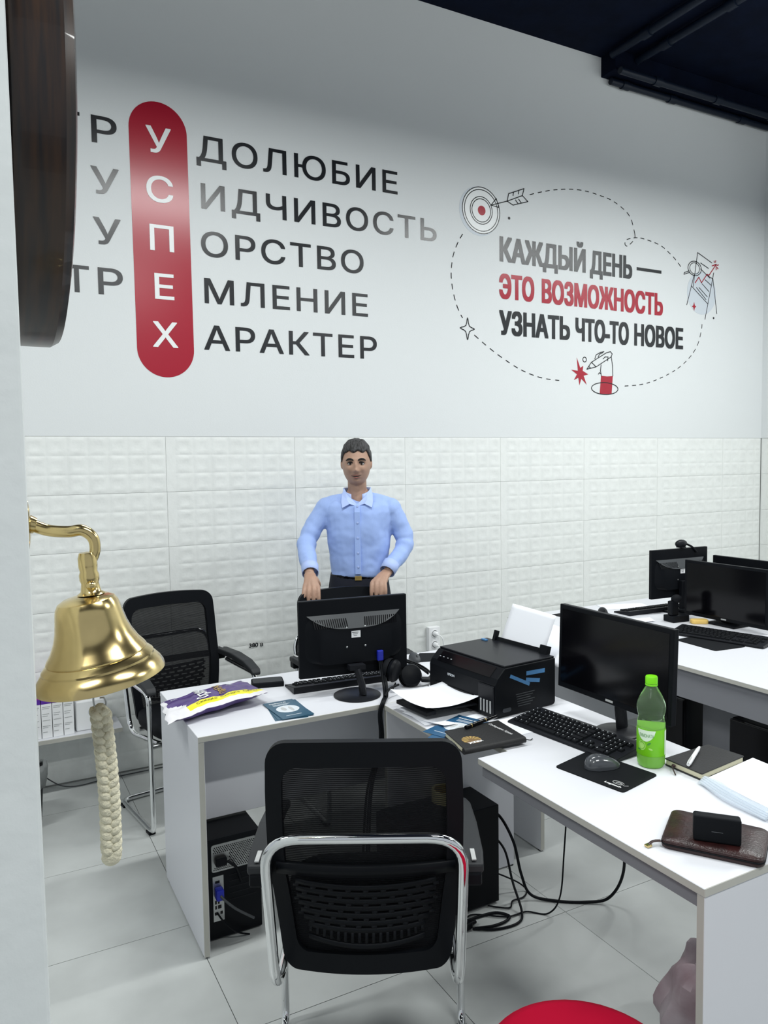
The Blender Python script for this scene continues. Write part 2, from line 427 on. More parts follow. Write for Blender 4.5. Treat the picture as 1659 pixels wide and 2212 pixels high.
# ------------------------------------------------------------------ wall lettering
YL = WY-.0015
sl = thing('wall_slogan', 'large black wall lettering in five rows crossing a red rounded column', 'wall lettering', (.92, YL, 2.13))
def wtext(name, s, mt, x0, x1, base, cap, parent, off=0, y=YL, space=1):
    mb = MB(); text(mb, s, (x0, y, base), (1, 0, 0), (0, 0, 1), x1-x0, cap, off, space)
    return mb.build(name, mt, parent, world=True)
pill = []
for a in range(0, 181, 6): pill.append((.924+.151*math.cos(R(a)), 3.415+.151*math.sin(R(a))))
for a in range(180, 361, 6): pill.append((.928+.151*math.cos(R(a)), 2.277+.151*math.sin(R(a))))
def wpoly(name, poly, mt, parent, y=YL, th=.0008):
    mb = MB(); n = len(poly); mb.add([(x, y, z) for x, z in poly]+[(x, y+th, z) for x, z in poly], [list(range(n))]+[(i, n+i, n+(i+1) % n, (i+1) % n) for i in range(n)])
    return mb.build(name, mt, parent, world=True)
wpoly('red_column', pill, 'vinyl_r', sl, YL+.0003)
BZ = [3.301, 3.047, 2.793, 2.539, 2.285]
cap = .137
PO = .0022
for s, x0, x1, b_ in (('У', .859, .990, 0), ('С', .853, .992, 1), ('П', .862, .988, 2), ('Е', .879, .981, 3), ('Х', .860, .994, 4)):
    wtext('letter', s, 'vinyl_w', x0, x1, BZ[b_], cap, sl, PO, YL-.0008)
for s, x0, x1, b_ in (('Т', .405, .535, 0), ('Р', .589, .713, 0), ('У', .578, .716, 1), ('У', .581, .716, 2), ('С', .27, .40, 3), ('Т', .431, .551, 3), ('Р', .594, .717, 3)):
    wtext('letter', s, 'vinyl_k', x0, x1, BZ[b_], cap, sl, PO)
for s, x0, x1, b_ in (('ДОЛЮБИЕ', 1.124, 2.371, 0), ('ИДЧИВОСТЬ', 1.143, 2.652, 1), ('ОРСТВО', 1.135, 2.128, 2), ('МЛЕНИЕ', 1.146, 2.152, 3), ('АРАКТЕР', 1.136, 2.210, 4)):
    wtext('word', s, 'vinyl_k', x0, x1, BZ[b_], cap, sl, PO, space=1.12)
s2 = thing('wall_motto', 'condensed black and red wall motto inside a dashed cloud with line drawings', 'wall lettering', (4.0, YL, 2.13))
BO = .0076
wtext('word', 'КАЖДЫЙ', 'vinyl_k', 3.147, 3.905, 2.979, .170, s2, BO); wtext('word', 'ДЕНЬ', 'vinyl_k', 3.945, 4.360, 2.979, .170, s2, BO)
wpoly('dash', [(4.406, 3.052), (4.664, 3.052), (4.664, 3.075), (4.406, 3.075)], 'vinyl_k', s2)
wtext('word', 'ЭТО', 'vinyl_r', 3.142, 3.440, 2.735, .170, s2, BO); wtext('word', 'ВОЗМОЖНОСТЬ', 'vinyl_r', 3.505, 4.684, 2.735, .170, s2, BO)
wtext('word', 'УЗНАТЬ', 'vinyl_k', 3.141, 3.760, 2.494, .168, s2, BO); wtext('word', 'ЧТО-ТО', 'vinyl_k', 3.810, 4.330, 2.494, .168, s2, BO); wtext('word', 'НОВОЕ', 'vinyl_k', 4.385, 4.908, 2.494, .168, s2, BO)
D = {
'left':[(2.851,3.122),(2.812,3.060),(2.778,2.981),(2.762,2.891),(2.764,2.804),(2.786,2.705),(2.816,2.631),(2.846,2.585)],
'cloud':[(3.403,3.454),(3.515,3.490),(3.637,3.522),(3.780,3.546),(3.909,3.552),(4.040,3.541),(4.155,3.523),(4.272,3.476),(4.342,3.421),(4.383,3.319)],
'loop':[(4.383,3.319),(4.380,3.275),(4.314,3.219),(4.286,3.228),(4.304,3.263),(4.414,3.290),(4.537,3.283),(4.662,3.258),(4.769,3.204),(4.845,3.152),(4.883,3.116)],
'bottom':[(2.939,2.480),(3.058,2.403),(3.189,2.331),(3.340,2.264),(3.513,2.221),(3.700,2.209)],
'rightb':[(4.292,2.192),(4.486,2.214),(4.674,2.269),(4.846,2.344),(4.978,2.434),(5.066,2.532),(5.109,2.642),(5.120,2.705)]}
def ribbon(mb, pts, w_, y=YL-.0005):
    P = [Vector((p[0], 0, p[1])) for p in pts]
    for a, b_ in zip(P[:-1], P[1:]):
        d = (b_-a)
        if d.length < 1e-6: continue
        d.normalize(); n = Vector((-d.z, 0, d.x))*w_/2; e = d*w_*.3
        q = [a-e-n, b_+e-n, b_+e+n, a-e+n]
        mb.add([(v.x, y, v.z) for v in q], [(0, 1, 2, 3)])
dm = MB()
for k, P in D.items():
    S = spline([Vector((p[0], 0, p[1])) for p in P], 24); acc = 0; cur = []; on = True
    for a, b_ in zip(S[:-1], S[1:]):
        acc += (b_-a).length
        if on: cur.append((a.x, a.z))
        if acc > (.038 if on else .028):
            if on and len(cur) > 1: ribbon(dm, cur, .0055)
            cur = []; acc = 0; on = not on
    if len(cur) > 1: ribbon(dm, cur, .0055)
tag(dm.build('dashed_line', 'vinyl_k', s2, world=True), kind='stuff')
def ring(mb, cx, cz, r, w_, rz=None, n=40): ribbon(mb, [(cx+r*math.cos(2*math.pi*k/n), cz+(rz or r)*math.sin(2*math.pi*k/n)) for k in range(n+1)], w_)
# target and arrow
wpoly('backing_disc', circ(2.985, 3.285, .158, 40), 'vinyl_b', s2, YL+.0004)
wpoly('target_face', circ(3.0, 3.293, .148, 40), 'vinyl_w', s2, YL+.0001)
tg_ = MB()
for r_ in (.149, .133, .088, .074): ring(tg_, 3.0, 3.293, r_, .0055)
tg_.build('target_rings', 'vinyl_k', s2, world=True)
wpoly('target_centre', circ(3.003, 3.293, .031, 24), 'vinyl_r', s2)
am = MB()
for P in ([(3.084,3.340),(3.211,3.383)], [(3.078,3.338),(3.121,3.387),(3.142,3.332),(3.078,3.338)], [(3.211,3.383),(3.224,3.434),(3.353,3.486),(3.339,3.438),(3.386,3.405),(3.260,3.364),(3.211,3.383)], [(3.211,3.383),(3.339,3.438)], [(3.261,3.426),(3.264,3.448)], [(3.305,3.443),(3.309,3.465)], [(3.280,3.401),(3.302,3.380)], [(3.307,3.410),(3.329,3.389)]): ribbon(am, P, .006)
am.build('arrow', 'vinyl_k', s2, world=True)
wpoly('dot', circ(3.227, 3.274, .010, 12), 'vinyl_k', s2); wpoly('dot', circ(5.254, 2.763, .009, 12), 'vinyl_k', s2)
st = MB(); ribbon(st, [(p.x, p.z) for p in spline([Vector((a, 0, b_)) for a, b_ in [(2.885,2.588),(2.899,2.536),(2.939,2.519),(2.900,2.500),(2.884,2.447),(2.869,2.500),(2.827,2.520),(2.871,2.538)]], 3, True)]+[(2.885, 2.588)], .006); st.build('star', 'vinyl_k', s2, world=True)
# easel with chart and magnifier
wpoly('backing_disc', circ(5.112, 2.945, .165, 40), 'vinyl_b', s2, YL+.0004)
em = MB()
for P in ([(5.013,2.988),(5.060,3.255),(5.225,3.193)], [(5.023,3.080),(4.944,2.842)], [(4.991,2.993),(5.185,2.868)], [(5.248,3.118),(5.153,2.746)], [(5.239,3.071),(5.291,2.800)], [(5.095,3.179),(5.187,3.146)], [(5.081,2.987),(5.177,2.923)], [(5.114,3.020),(5.195,2.966)], [(5.148,3.054),(5.217,3.019)], [(5.096,3.133),(5.205,3.071)], [(5.051,2.984),(5.162,2.901)], [(5.158,3.094),(5.235,3.071)], [(4.971,3.093),(4.908,3.073),(4.914,3.087),(4.967,3.105)]): ribbon(em, P, .006)
ring(em, 5.029, 3.130, .075, .006, .055); ring(em, 5.029, 3.130, .055, .005, .043)
em.build('easel_drawing', 'vinyl_k', s2, world=True)
zm = MB()
for P in ([(5.035,3.020),(5.077,3.067),(5.107,3.027),(5.170,3.098),(5.193,3.093),(5.272,3.183)], [(5.228,3.170),(5.276,3.188),(5.275,3.144)], [(5.253,3.199),(5.250,3.211)], [(5.267,3.202),(5.269,3.216)], [(5.288,3.181),(5.302,3.186)], [(5.286,3.164),(5.298,3.154)]): ribbon(zm, P, .008, YL-.0008)
zm.build('rising_arrow', 'vinyl_r', s2, world=True)
wpoly('small_star', [(5.026,2.872),(5.036,2.845),(5.052,2.837),(5.036,2.826),(5.028,2.801),(5.018,2.827),(5.002,2.834),(5.018,2.845)], 'vinyl_r', s2)
wpoly('burst', [(3.823,2.379),(3.856,2.307),(3.884,2.323),(3.879,2.287),(3.932,2.264),(3.888,2.252),(3.917,2.190),(3.866,2.230),(3.849,2.183),(3.838,2.236),(3.797,2.218),(3.825,2.260),(3.771,2.290),(3.834,2.285)], 'vinyl_r', s2)
wpoly('sleeve', [(4.056,2.259),(4.114,2.256),(4.171,2.261),(4.160,2.129),(4.043,2.128)], 'vinyl_r', s2)
hm = MB()
for P in ([(3.918,2.300),(3.962,2.352),(4.103,2.426),(4.146,2.438),(4.164,2.422),(4.154,2.400),(4.007,2.321),(3.918,2.300)], [(3.962,2.352),(4.007,2.321)], [(3.935,2.322),(3.954,2.309)], [(3.994,2.377),(4.007,2.407),(4.045,2.426),(4.084,2.435)], [(4.026,2.393),(4.041,2.415),(4.074,2.427)], [(4.074,2.381),(4.094,2.397),(4.123,2.398),(4.119,2.369)], [(4.055,2.338),(4.050,2.295),(4.058,2.256)], [(4.154,2.404),(4.168,2.336),(4.171,2.261)], [(4.029,2.269),(4.038,2.280),(4.056,2.273)]): ribbon(hm, P, .006)
ring(hm, 3.897, 2.368, .017, .005); ring(hm, 4.093, 2.167, .130, .006, .043)
tag(hm.build('hand_drawing', 'vinyl_k', s2, world=True), kind='stuff')
v3 = MB(); text(v3, '380 в', (1.345, WY-.006, .592), (1, 0, 0), (0, 0, 1), .085, .026, .001)
o = v3.build('voltage_mark', 'vinyl_k'); tag(o, 'small black 380 marking on the relief tiles beside the left chair', 'lettering')

# ------------------------------------------------------------------ sockets on the back wall
so = thing('wall_socket', 'white double wall socket with two plugs above the desk end', 'socket', (2.58, WY-.005, .50))
MB().box(-.042, .042, -.038, .0, -.078, .078).build('socket_box', 'white', so, bevel=.004)
for dz in (.036, -.036):
    r_ = MB().lathe([(.027, 0), (.027, .006), (.022, .006), (.020, .001)], 20, T(0, -.037, dz) @ RX(R(90))).build('outlet_ring', 'white', so, smooth=30)
    p_ = MB().lathe([(.017, 0), (.017, .02), (.012, .03), (.006, .034)], 14, T(0, -.038, dz) @ RX(R(90))).build('plug', 'white', so, smooth=40)
MB().tube([(0, -.07, .036), (.03, -.085, .01), (.05, -.07, -.07), (.07, -.05, -.2)], .0035, 6, smooth=6).tube([(0, -.07, -.036), (.03, -.085, -.06), (.05, -.07, -.12), (.06, -.05, -.25)], .0035, 6, smooth=6).build('plug_cord', 'white', so, smooth=60)

# ------------------------------------------------------------------ desks
DT = .76; SB = .741
def board(parent, name, x0, x1, y0, y1, z0, z1, edge=None):
    mb = MB().box(x0, x1, y0, y1, z0, z1)
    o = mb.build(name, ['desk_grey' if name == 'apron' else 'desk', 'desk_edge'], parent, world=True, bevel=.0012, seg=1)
    if edge:
        for p in o.data.polygons:
            n = p.normal
            for ax, sg in edge:
                if n[ax]*sg > .9: p.material_index = 1
    return o
dA = thing('office_desk', 'white laminate desk carrying the monitor seen from behind', 'desk', (1.3, 2.75, 0))
board(dA, 'desktop', .60, 2.05, 2.452, 3.04, SB, DT, [(1, -1), (1, 1)])
board(dA, 'end_panel', .601, .621, 2.455, 3.038, .006, SB, [(1, -1), (1, 1)])
board(dA, 'end_panel', 2.029, 2.049, 2.455, 3.038, .006, SB, [(1, -1), (1, 1)])
board(dA, 'back_panel', .621, 2.029, 2.68, 2.698, .37, SB, [(2, -1)])
for x in (.611, 2.04):
    for y in (2.475, 3.0): MB().lathe([(.009, 0), (.009, .006)], 10, T(x, y, 0)).build('foot', 'black', dA, world=True)
dC = thing('office_desk', 'white laminate desk in front carrying the printer, bottle and wallet', 'desk', (1.59, 1.75, 0))
mb = MB().prism([(1.29, 1.04), (1.89, 1.04), (1.89, 2.4505), (1.285, 2.4505), (1.287, 1.965), (1.40, 1.965), (1.40, 1.852), (1.29, 1.852)], SB, DT)
o = mb.build('desktop', ['desk', 'desk_edge'], dC, world=True, bevel=.0012, seg=1)
for p in o.data.polygons:
    if abs(p.normal.z) < .5: p.material_index = 1
board(dC, 'end_panel', 1.292, 1.888, 1.042, 1.062, .006, SB, [(0, -1), (0, 1)])
board(dC, 'end_panel', 1.288, 1.867, 2.428, 2.4485, .006, SB, [(0, -1), (0, 1)])
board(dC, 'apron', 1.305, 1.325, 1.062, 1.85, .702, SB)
board(dC, 'stretcher', 1.86, 1.878, 1.062, 2.428, .55, SB)
for y in (1.052, 2.438):
    for x in (1.31, 1.86): MB().lathe([(.009, 0), (.009, .006)], 10, T(x, y, 0)).build('foot', 'black', dC, world=True)
dR = thing('office_desk', 'long white double desk at the right with three monitors on it', 'desk', (3.35, 2.2, 0))
board(dR, 'desktop', 2.64, 4.06, .7, 3.485, SB, DT, [(0, -1), (1, 1), (1, -1)])
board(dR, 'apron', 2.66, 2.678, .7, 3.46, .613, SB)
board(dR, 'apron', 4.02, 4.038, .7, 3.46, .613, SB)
board(dR, 'end_panel', 2.66, 4.04, 3.462, 3.482, .006, SB, [(0, -1), (0, 1)])
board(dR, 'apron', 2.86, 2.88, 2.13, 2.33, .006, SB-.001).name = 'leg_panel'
board(dR, 'end_panel', 2.66, 4.04, .702, .722, .006, SB, [(0, -1), (0, 1)])
# ------------------------------------------------------------------ visitor chairs
def by(t, u):          # back surface: t height 0..1, u -1..1
    y = -.215-.075*t-.03*math.sin(math.pi*min(1, t*1.1))*0+.018*math.sin(math.pi*min(1, t/.6))
    return y+.032*u*u
BZ0, BH = .412, .592
def bw(t): return .203+.031*min(1, t/.45)-.006*max(0, (t-.75)/.25)
def backpt(t, x, dy=0):
    return (x, by(t, x/bw(t))+dy, BZ0+BH*t)
def make_chair(label, loc, rz, group='black mesh-back chairs'):
    o = thing('visitor_chair', label, 'chair', loc, rz, None)
    def outline(n, inset_x, t0, t1, r):
        pts = []
        ww = 1.0
        # rounded rectangle in (x/bw, t)
        rr = []
        for cx_, cy_, a0_ in ((1-.20, 1-.085, 0), (-1+.20, 1-.085, 90), (-1+.16, .07, 180), (1-.16, .07, 270)):
            rx_, ry_ = (.20, .085) if cy_ > .5 else (.16, .07)
            for k_ in range(9): rr.append((cx_+rx_*math.cos(R(a0_+90*k_/8)), cy_+ry_*math.sin(R(a0_+90*k_/8))))
        m_ = []
        for i in range(len(rr)):
            a = rr[i]; b_ = rr[(i+1) % len(rr)]; d = math.hypot(a[0]-b_[0], a[1]-b_[1]); k = max(1, int(d/.12))
            for q in range(k): m_.append((a[0]+(b_[0]-a[0])*q/k, a[1]+(b_[1]-a[1])*q/k))
        return m_
    rr = outline(0, 0, 0, 1, .10)
    mb = MB()
    def fp(q, ins, t0, t1, dy):
        t = t0+(t1-t0)*q[1]; crown = .012*(1-q[0]*q[0])*max(0, (t-.8)/.2) if q[1] > .5 else 0
        return backpt(t, q[0]*(bw(t)-ins), dy)[:2]+(BZ0+BH*t+crown,)
    th = .011
    for (d0) in (0,):
        A = [fp(q, 0, 0, 1, -th) for q in rr]; B = [fp(q, .040, .085, .905, -th-.002) for q in rr]
        A2 = [fp(q, 0, 0, 1, th) for q in rr]; B2 = [fp(q, .040, .085, .905, th) for q in rr]
        mb.loft([B, A, A2, B2, B], False)
    mb.build('back_frame', 'black', o, smooth=50)
    mb = MB()
    def net(a, b_):
        t = .07+.86*b_; return backpt(t, (a*2-1)*(bw(t)-.028))
    mb.grid(net, 13, 17).build('mesh_panel', 'net', o, smooth=180)
    # crossbar and lumbar plate with slots
    mb = MB()
    mb.grid(lambda a, b_: backpt(.435+.05*b_, (a*2-1)*(bw(.45)-.02), -.012), 13, 2)
    mb.build('crossbar', 'black', o, smooth=180, solid=.012)
    mb = MB()
    def lw(t): return .168*math.sqrt(max(.05, 1-((.40-t)/.27)**2*.75))
    rows = 7
    for r in range(rows):
        t0 = .42-r*.032; t1 = t0-.020
        mb.grid(lambda a, b_: backpt(t0+(t1-t0)*b_-.02*(1-(a*2-1)**2), (a*2-1)*lw(t0), -.020), 15, 2)
        if r < rows-1:
            tn = t0-.032; k = 8
            for q in range(k+1):
                xx = (-1+2*(q+(.5 if r % 2 else 0))/k)
                if abs(xx) > 1: continue
                x = xx*lw(t0); hw = .0065
                mb.grid(lambda a, b_: backpt((t1+(tn-t1)*b_)-.02*(1-xx*xx), x+(a*2-1)*hw, -.020), 2, 2)
    for q in range(17):
        xx = -1+2*q/16; x = xx*.135; ta = .42-(rows-1)*.032-.020
        mb.grid(lambda a, b_: backpt(ta-.045*b_*(1-.5*xx*xx)-.02*(1-xx*xx), x+(a*2-1)*.0035, -.020), 2, 2)
    mb.grid(lambda a, b_: backpt(.155-.02*b_-.035*(1-(a*2-1)**2)+.02, (a*2-1)*.14, -.020), 15, 2)
    mb.build('lumbar_support', 'black', o, solid=.005, smooth=60)
    # seat
    mb = MB()
    def seat(a, b_):
        ang = 2*math.pi*a; n = 4
        cx = math.copysign(abs(math.cos(ang))**(2/n), math.cos(ang)); cy = math.copysign(abs(math.sin(ang))**(2/n), math.sin(ang))
        prof = [(0.02, .0), (.9, 0), (.985, .012), (1, .03), (.985, .055), (.9, .068), (.5, .072), (.02, .074)]
        k = b_*(len(prof)-1); i = min(int(k), len(prof)-2); f = k-i
        q = prof[i][0]*(1-f)+prof[i+1][0]*f; z = prof[i][1]*(1-f)+prof[i+1][1]*f
        y = .225*cy*q
        return (.23*cx*q, .02+y, .425+z-.03*max(0, (y-.12)/.1)**2*.5)
    mb.grid(seat, 40, 15, True).build('seat', 'black_m', o, smooth=180)
    # chrome frames
    def arc(pts, r, k=6):
        out = [Vector(pts[0])]
        for i in range(1, len(pts)-1):
            p = Vector(pts[i]); a = (Vector(pts[i-1])-p).normalized(); b_ = (Vector(pts[i+1])-p).normalized()
            for j in range(k+1):
                t = j/k; out.append((p+a*r)*(1-t)**2+p*2*t*(1-t)+(p+b_*r)*t*t)
        out.append(Vector(pts[-1])); return out
    bar = arc([(.21, .12, .405), (.222, -.225, .362), (.229, -.315, .797), (-.229, -.315, .797), (-.222, -.225, .362), (-.21, .12, .405)], .085, 8)
    MB().tube(bar, .0108, 12, sx=1.2).build('back_tube', 'chrome', o, smooth=60)
    legs = arc([(.262, -.16, .655), (.262, .155, .645), (.258, .155, .0135), (.258, -.285, .0135), (-.258, -.285, .0135), (-.258, .155, .0135), (-.262, .155, .645), (-.262, -.16, .655)], .05, 6)
    MB().tube(legs, .0118, 12).build('base_tube', 'chrome', o, smooth=60)
    MB().tube([(-.262, .15, .405), (.262, .15, .405)], .011, 8).tube([(-.215, -.12, .405), (.215, -.12, .405)], .011, 8).build('seat_rail', 'steel', o, smooth=60)
    for sx in (-1, 1):
        mb = MB(); rg = []
        for (x, y, z, hw, hh) in ((.254, -.255, .690, .026, .012), (.257, -.20, .695, .028, .014), (.258, -.05, .697, .028, .015), (.257, .08, .686, .027, .014), (.256, .165, .662, .024, .012), (.256, .180, .650, .020, .008)):
            rg.append([(sx*x+hw, y, z-hh), (sx*x+hw, y, z+hh), (sx*x-hw, y, z+hh), (sx*x-hw, y, z-hh)][::-1])
        a_ = mb.loft(rg).build('armrest', 'arm', o, bevel=.006)
        MB().cbox((sx*.258, -.222, .7085), (.011, .050, .004), RX(0)).build('plate', 'lgrey', a_, bevel=.001)
        MB().cbox((sx*.254, -.232, .665), (.044, .05, .034)).build('bracket', 'black', a_, bevel=.006)
    for x, y in ((.258, .11), (-.258, .11), (.258, -.24), (-.258, -.24)):
        MB().cbox((x, y, .006), (.03, .045, .012)).build('glide', 'black', o, bevel=.002)
    return o
ch = make_chair('black mesh-back chair with chrome frame nearest the camera, seen from behind', (.890, 1.792, 0), R(-28.5))
c2 = clone(ch, (.858, 3.60, 0), R(-171.1)); c2['label'] = 'black mesh-back cantilever chair at the left beside the brass bell'
c3 = clone(ch, (1.60, 3.25, 0), R(180)); c3['label'] = 'black chair whose backrest the standing man holds, behind the desk monitor'

# ------------------------------------------------------------------ monitors
def monitor(label, loc, rz, W, H, z0, tilt=0, stand='disc', dy=.06, gap=0, logo=True, vga=False, column=True):
    """faces +Y locally; origin on the desk under the panel; z0 = panel bottom above the desk"""
    o = thing('monitor', label, 'monitor', loc, rz)
    tm_ = T(0, 0, z0) @ RX(R(tilt))
    MB().box(-W/2, W/2, -.012, .010, 0, H, tm_).build('bezel', 'black', o, bevel=.003)
    MB().box(-W/2+.015, W/2-.015, .0095, .0112, .020, H-.015, tm_).build('screen', 'black_g', o)
    # bulged back
    mb = MB(); rr = rrect(-W/2+.02, W/2-.02, .05, H-.06, .05, 5); r2 = rrect(-W/2+.07, W/2-.07, .05, H-.115, .03, 5)
    mb.loft([[(x, -.011, z) for x, z in rr], [(x, -.034, z) for x, z in r2]], True, tm_)
    bk_ = mb.build('back_cover', 'black', o, smooth=35)
    mb = MB(); L_n = 16
    mb.grid(lambda a, b_: ((a*2-1)*(W/2-.03-.10*b_*0), -.0125-.0245*b_*(1-abs(a*2-1)**4), H-.058-.055*b_*(1-abs(a*2-1)**3)), 25, 5, mtx=tm_)
    mb.build('vent_panel', 'vent_grey', bk_, smooth=180)
    mb = MB()
    zt = H-.0875
    for sx in (-1, 1):
        for k in range(16):
            x = sx*(.035+k*.0085)
            mb.add([(x, -.0360, zt-.018), (x+.0035, -.0360, zt-.018), (x+.0035+sx*.004, -.0215, zt+.014), (x+sx*.004, -.0215, zt+.014)], [(0, 1, 2, 3)], tm_)
    tag(mb.build('vent', 'black_g', bk_), kind='stuff')
    for x in (-.037, .037):
        for z in (H*.5+.04, H*.5-.035): MB().lathe([(.004, 0), (.004, .002), (.002, .003)], 8, tm_ @ T(x, -.034, z) @ RX(R(90))).build('screw', 'steel', bk_)
    MB().cbox((.0, -.0345, H*.5+.012), (.036, .001, .026), tm_).build('sticker', 'white', bk_)
    mb = MB(); 
    for q in range(3): mb.cbox((-.003, -.0352, H*.5+.019-q*.006), (.026-q*.006, .0004, .0018), tm_)
    mb.build('print', 'dgrey', bk_)
    if logo: MB().cbox((0, .0117, .0115), (.032, .001, .007), tm_).build('logo_plate', 'lgrey', o)
    if stand == 'disc':
        MB().tube([(0, -dy-.002, .012), (0, -dy+.006, z0*.6+.02), (0, -.035, z0+.07)], .019, 10, sx=1.25, sy=.6).build('stand_neck', 'black_s', o, smooth=50)
        MB().lathe([(.001, .0135), (.02, .013), (.065, .0095), (.074, .005), (.074, .001), (.001, .001)], 48, T(0, -dy+.013, 0)).build('stand_base', 'black_s', o, smooth=30)
    else:
        MB().box(-.03, .03, -dy-.02, -dy+.005, .01, z0+.10).box(-.025, .025, -dy, -.02, z0+.05, z0+.09).build('stand_neck', 'black', o, bevel=.004)
        MB().box(-.085, .085, -dy-.07, -dy+.09, 0, .012).box(-.05, .05, -dy-.05, -dy+.02, .012, .03).build('stand_base', 'black', o, bevel=.004)
    return o
m1 = monitor('black monitor turned away, its back and vents towards the camera, with blue plug', (1.262, 2.645, DT), R(172)-0, .437, .297, .074, tilt=0, dy=-.0)
# its stand reaches out towards the camera; in local space the back is -Y
for c_ in list(m1.children):
    if c_.name.startswith('stand_'): bpy.data.objects.remove(c_)
m1.rotation_euler = (0, 0, R(-8))
def flip(o):
    pass
m1.rotation_euler = (0, 0, R(-8))
# local -Y now points at the camera side (back of the panel)
MB().tube([(0.008, -.085, .012), (.006, -.078, .05), (-.004, -.055, .10)], .018, 10, sx=1.3, sy=.7).cbox((-.006, -.045, .112), (.062, .05, .018)).build('stand_neck', 'black_s', m1, smooth=50)
MB().lathe([(.001, .0135), (.02, .013), (.080, .0095), (.0905, .005), (.0905, .001), (.001, .001)], 48, T(-.005, -.052, 0)).build('stand_base', 'black_s', m1, smooth=30)
MB().cbox((.095, -.036, .143), (.024, .022, .040)).build('video_plug', 'blue', m1, bevel=.003)
MB().tube([(.095, -.036, .125), (.095, -.038, .10), (.098, -.042, .062)], [.006, .004, .004], 8, smooth=4).build('plug_sleeve', 'mid', m1, smooth=60)
m2 = monitor('black monitor facing the camera behind the green bottle', (1.782, 1.803, DT), R(90), .497, .290, .098, tilt=2, dy=.045)
m3 = monitor('small black monitor seen from behind on the right-hand desk, webcam on top', (3.56, 3.08, DT), R(-4), .425, .28, .090, dy=.04, stand='box')
m4 = monitor('black monitor facing the camera at the right edge of the photo', (3.465, 2.69, DT), R(90), .51, .305, .022, dy=.05, stand='box')
m5 = monitor('black monitor with its back to the camera behind the right-edge monitor', (3.80, 2.78, DT), R(-90), .50, .300, .02, dy=.05, stand='box', logo=False)
wc = thing('webcam', 'black webcam clipped on top of the small rear-facing monitor', 'webcam', (3.58, 3.08, DT+.3735))
MB().ell((0, 0, .022), (.045, .022, .024), 16, 8).build('webcam_body', 'black_s', wc, smooth=180)
MB().lathe([(.012, 0), (.012, .006), (.008, .006)], 14, T(0, .018, .024) @ RX(R(-90))).build('lens', 'black_g', wc)
MB().box(-.02, .02, -.02, .02, -.001, .006).build('clip', 'black', wc, bevel=.002)
MB().tube([(.03, -.01, .02), (.07, -.02, .0), (.10, -.025, -.03)], .006, 8, smooth=5).build('cord', 'black', wc, smooth=60)

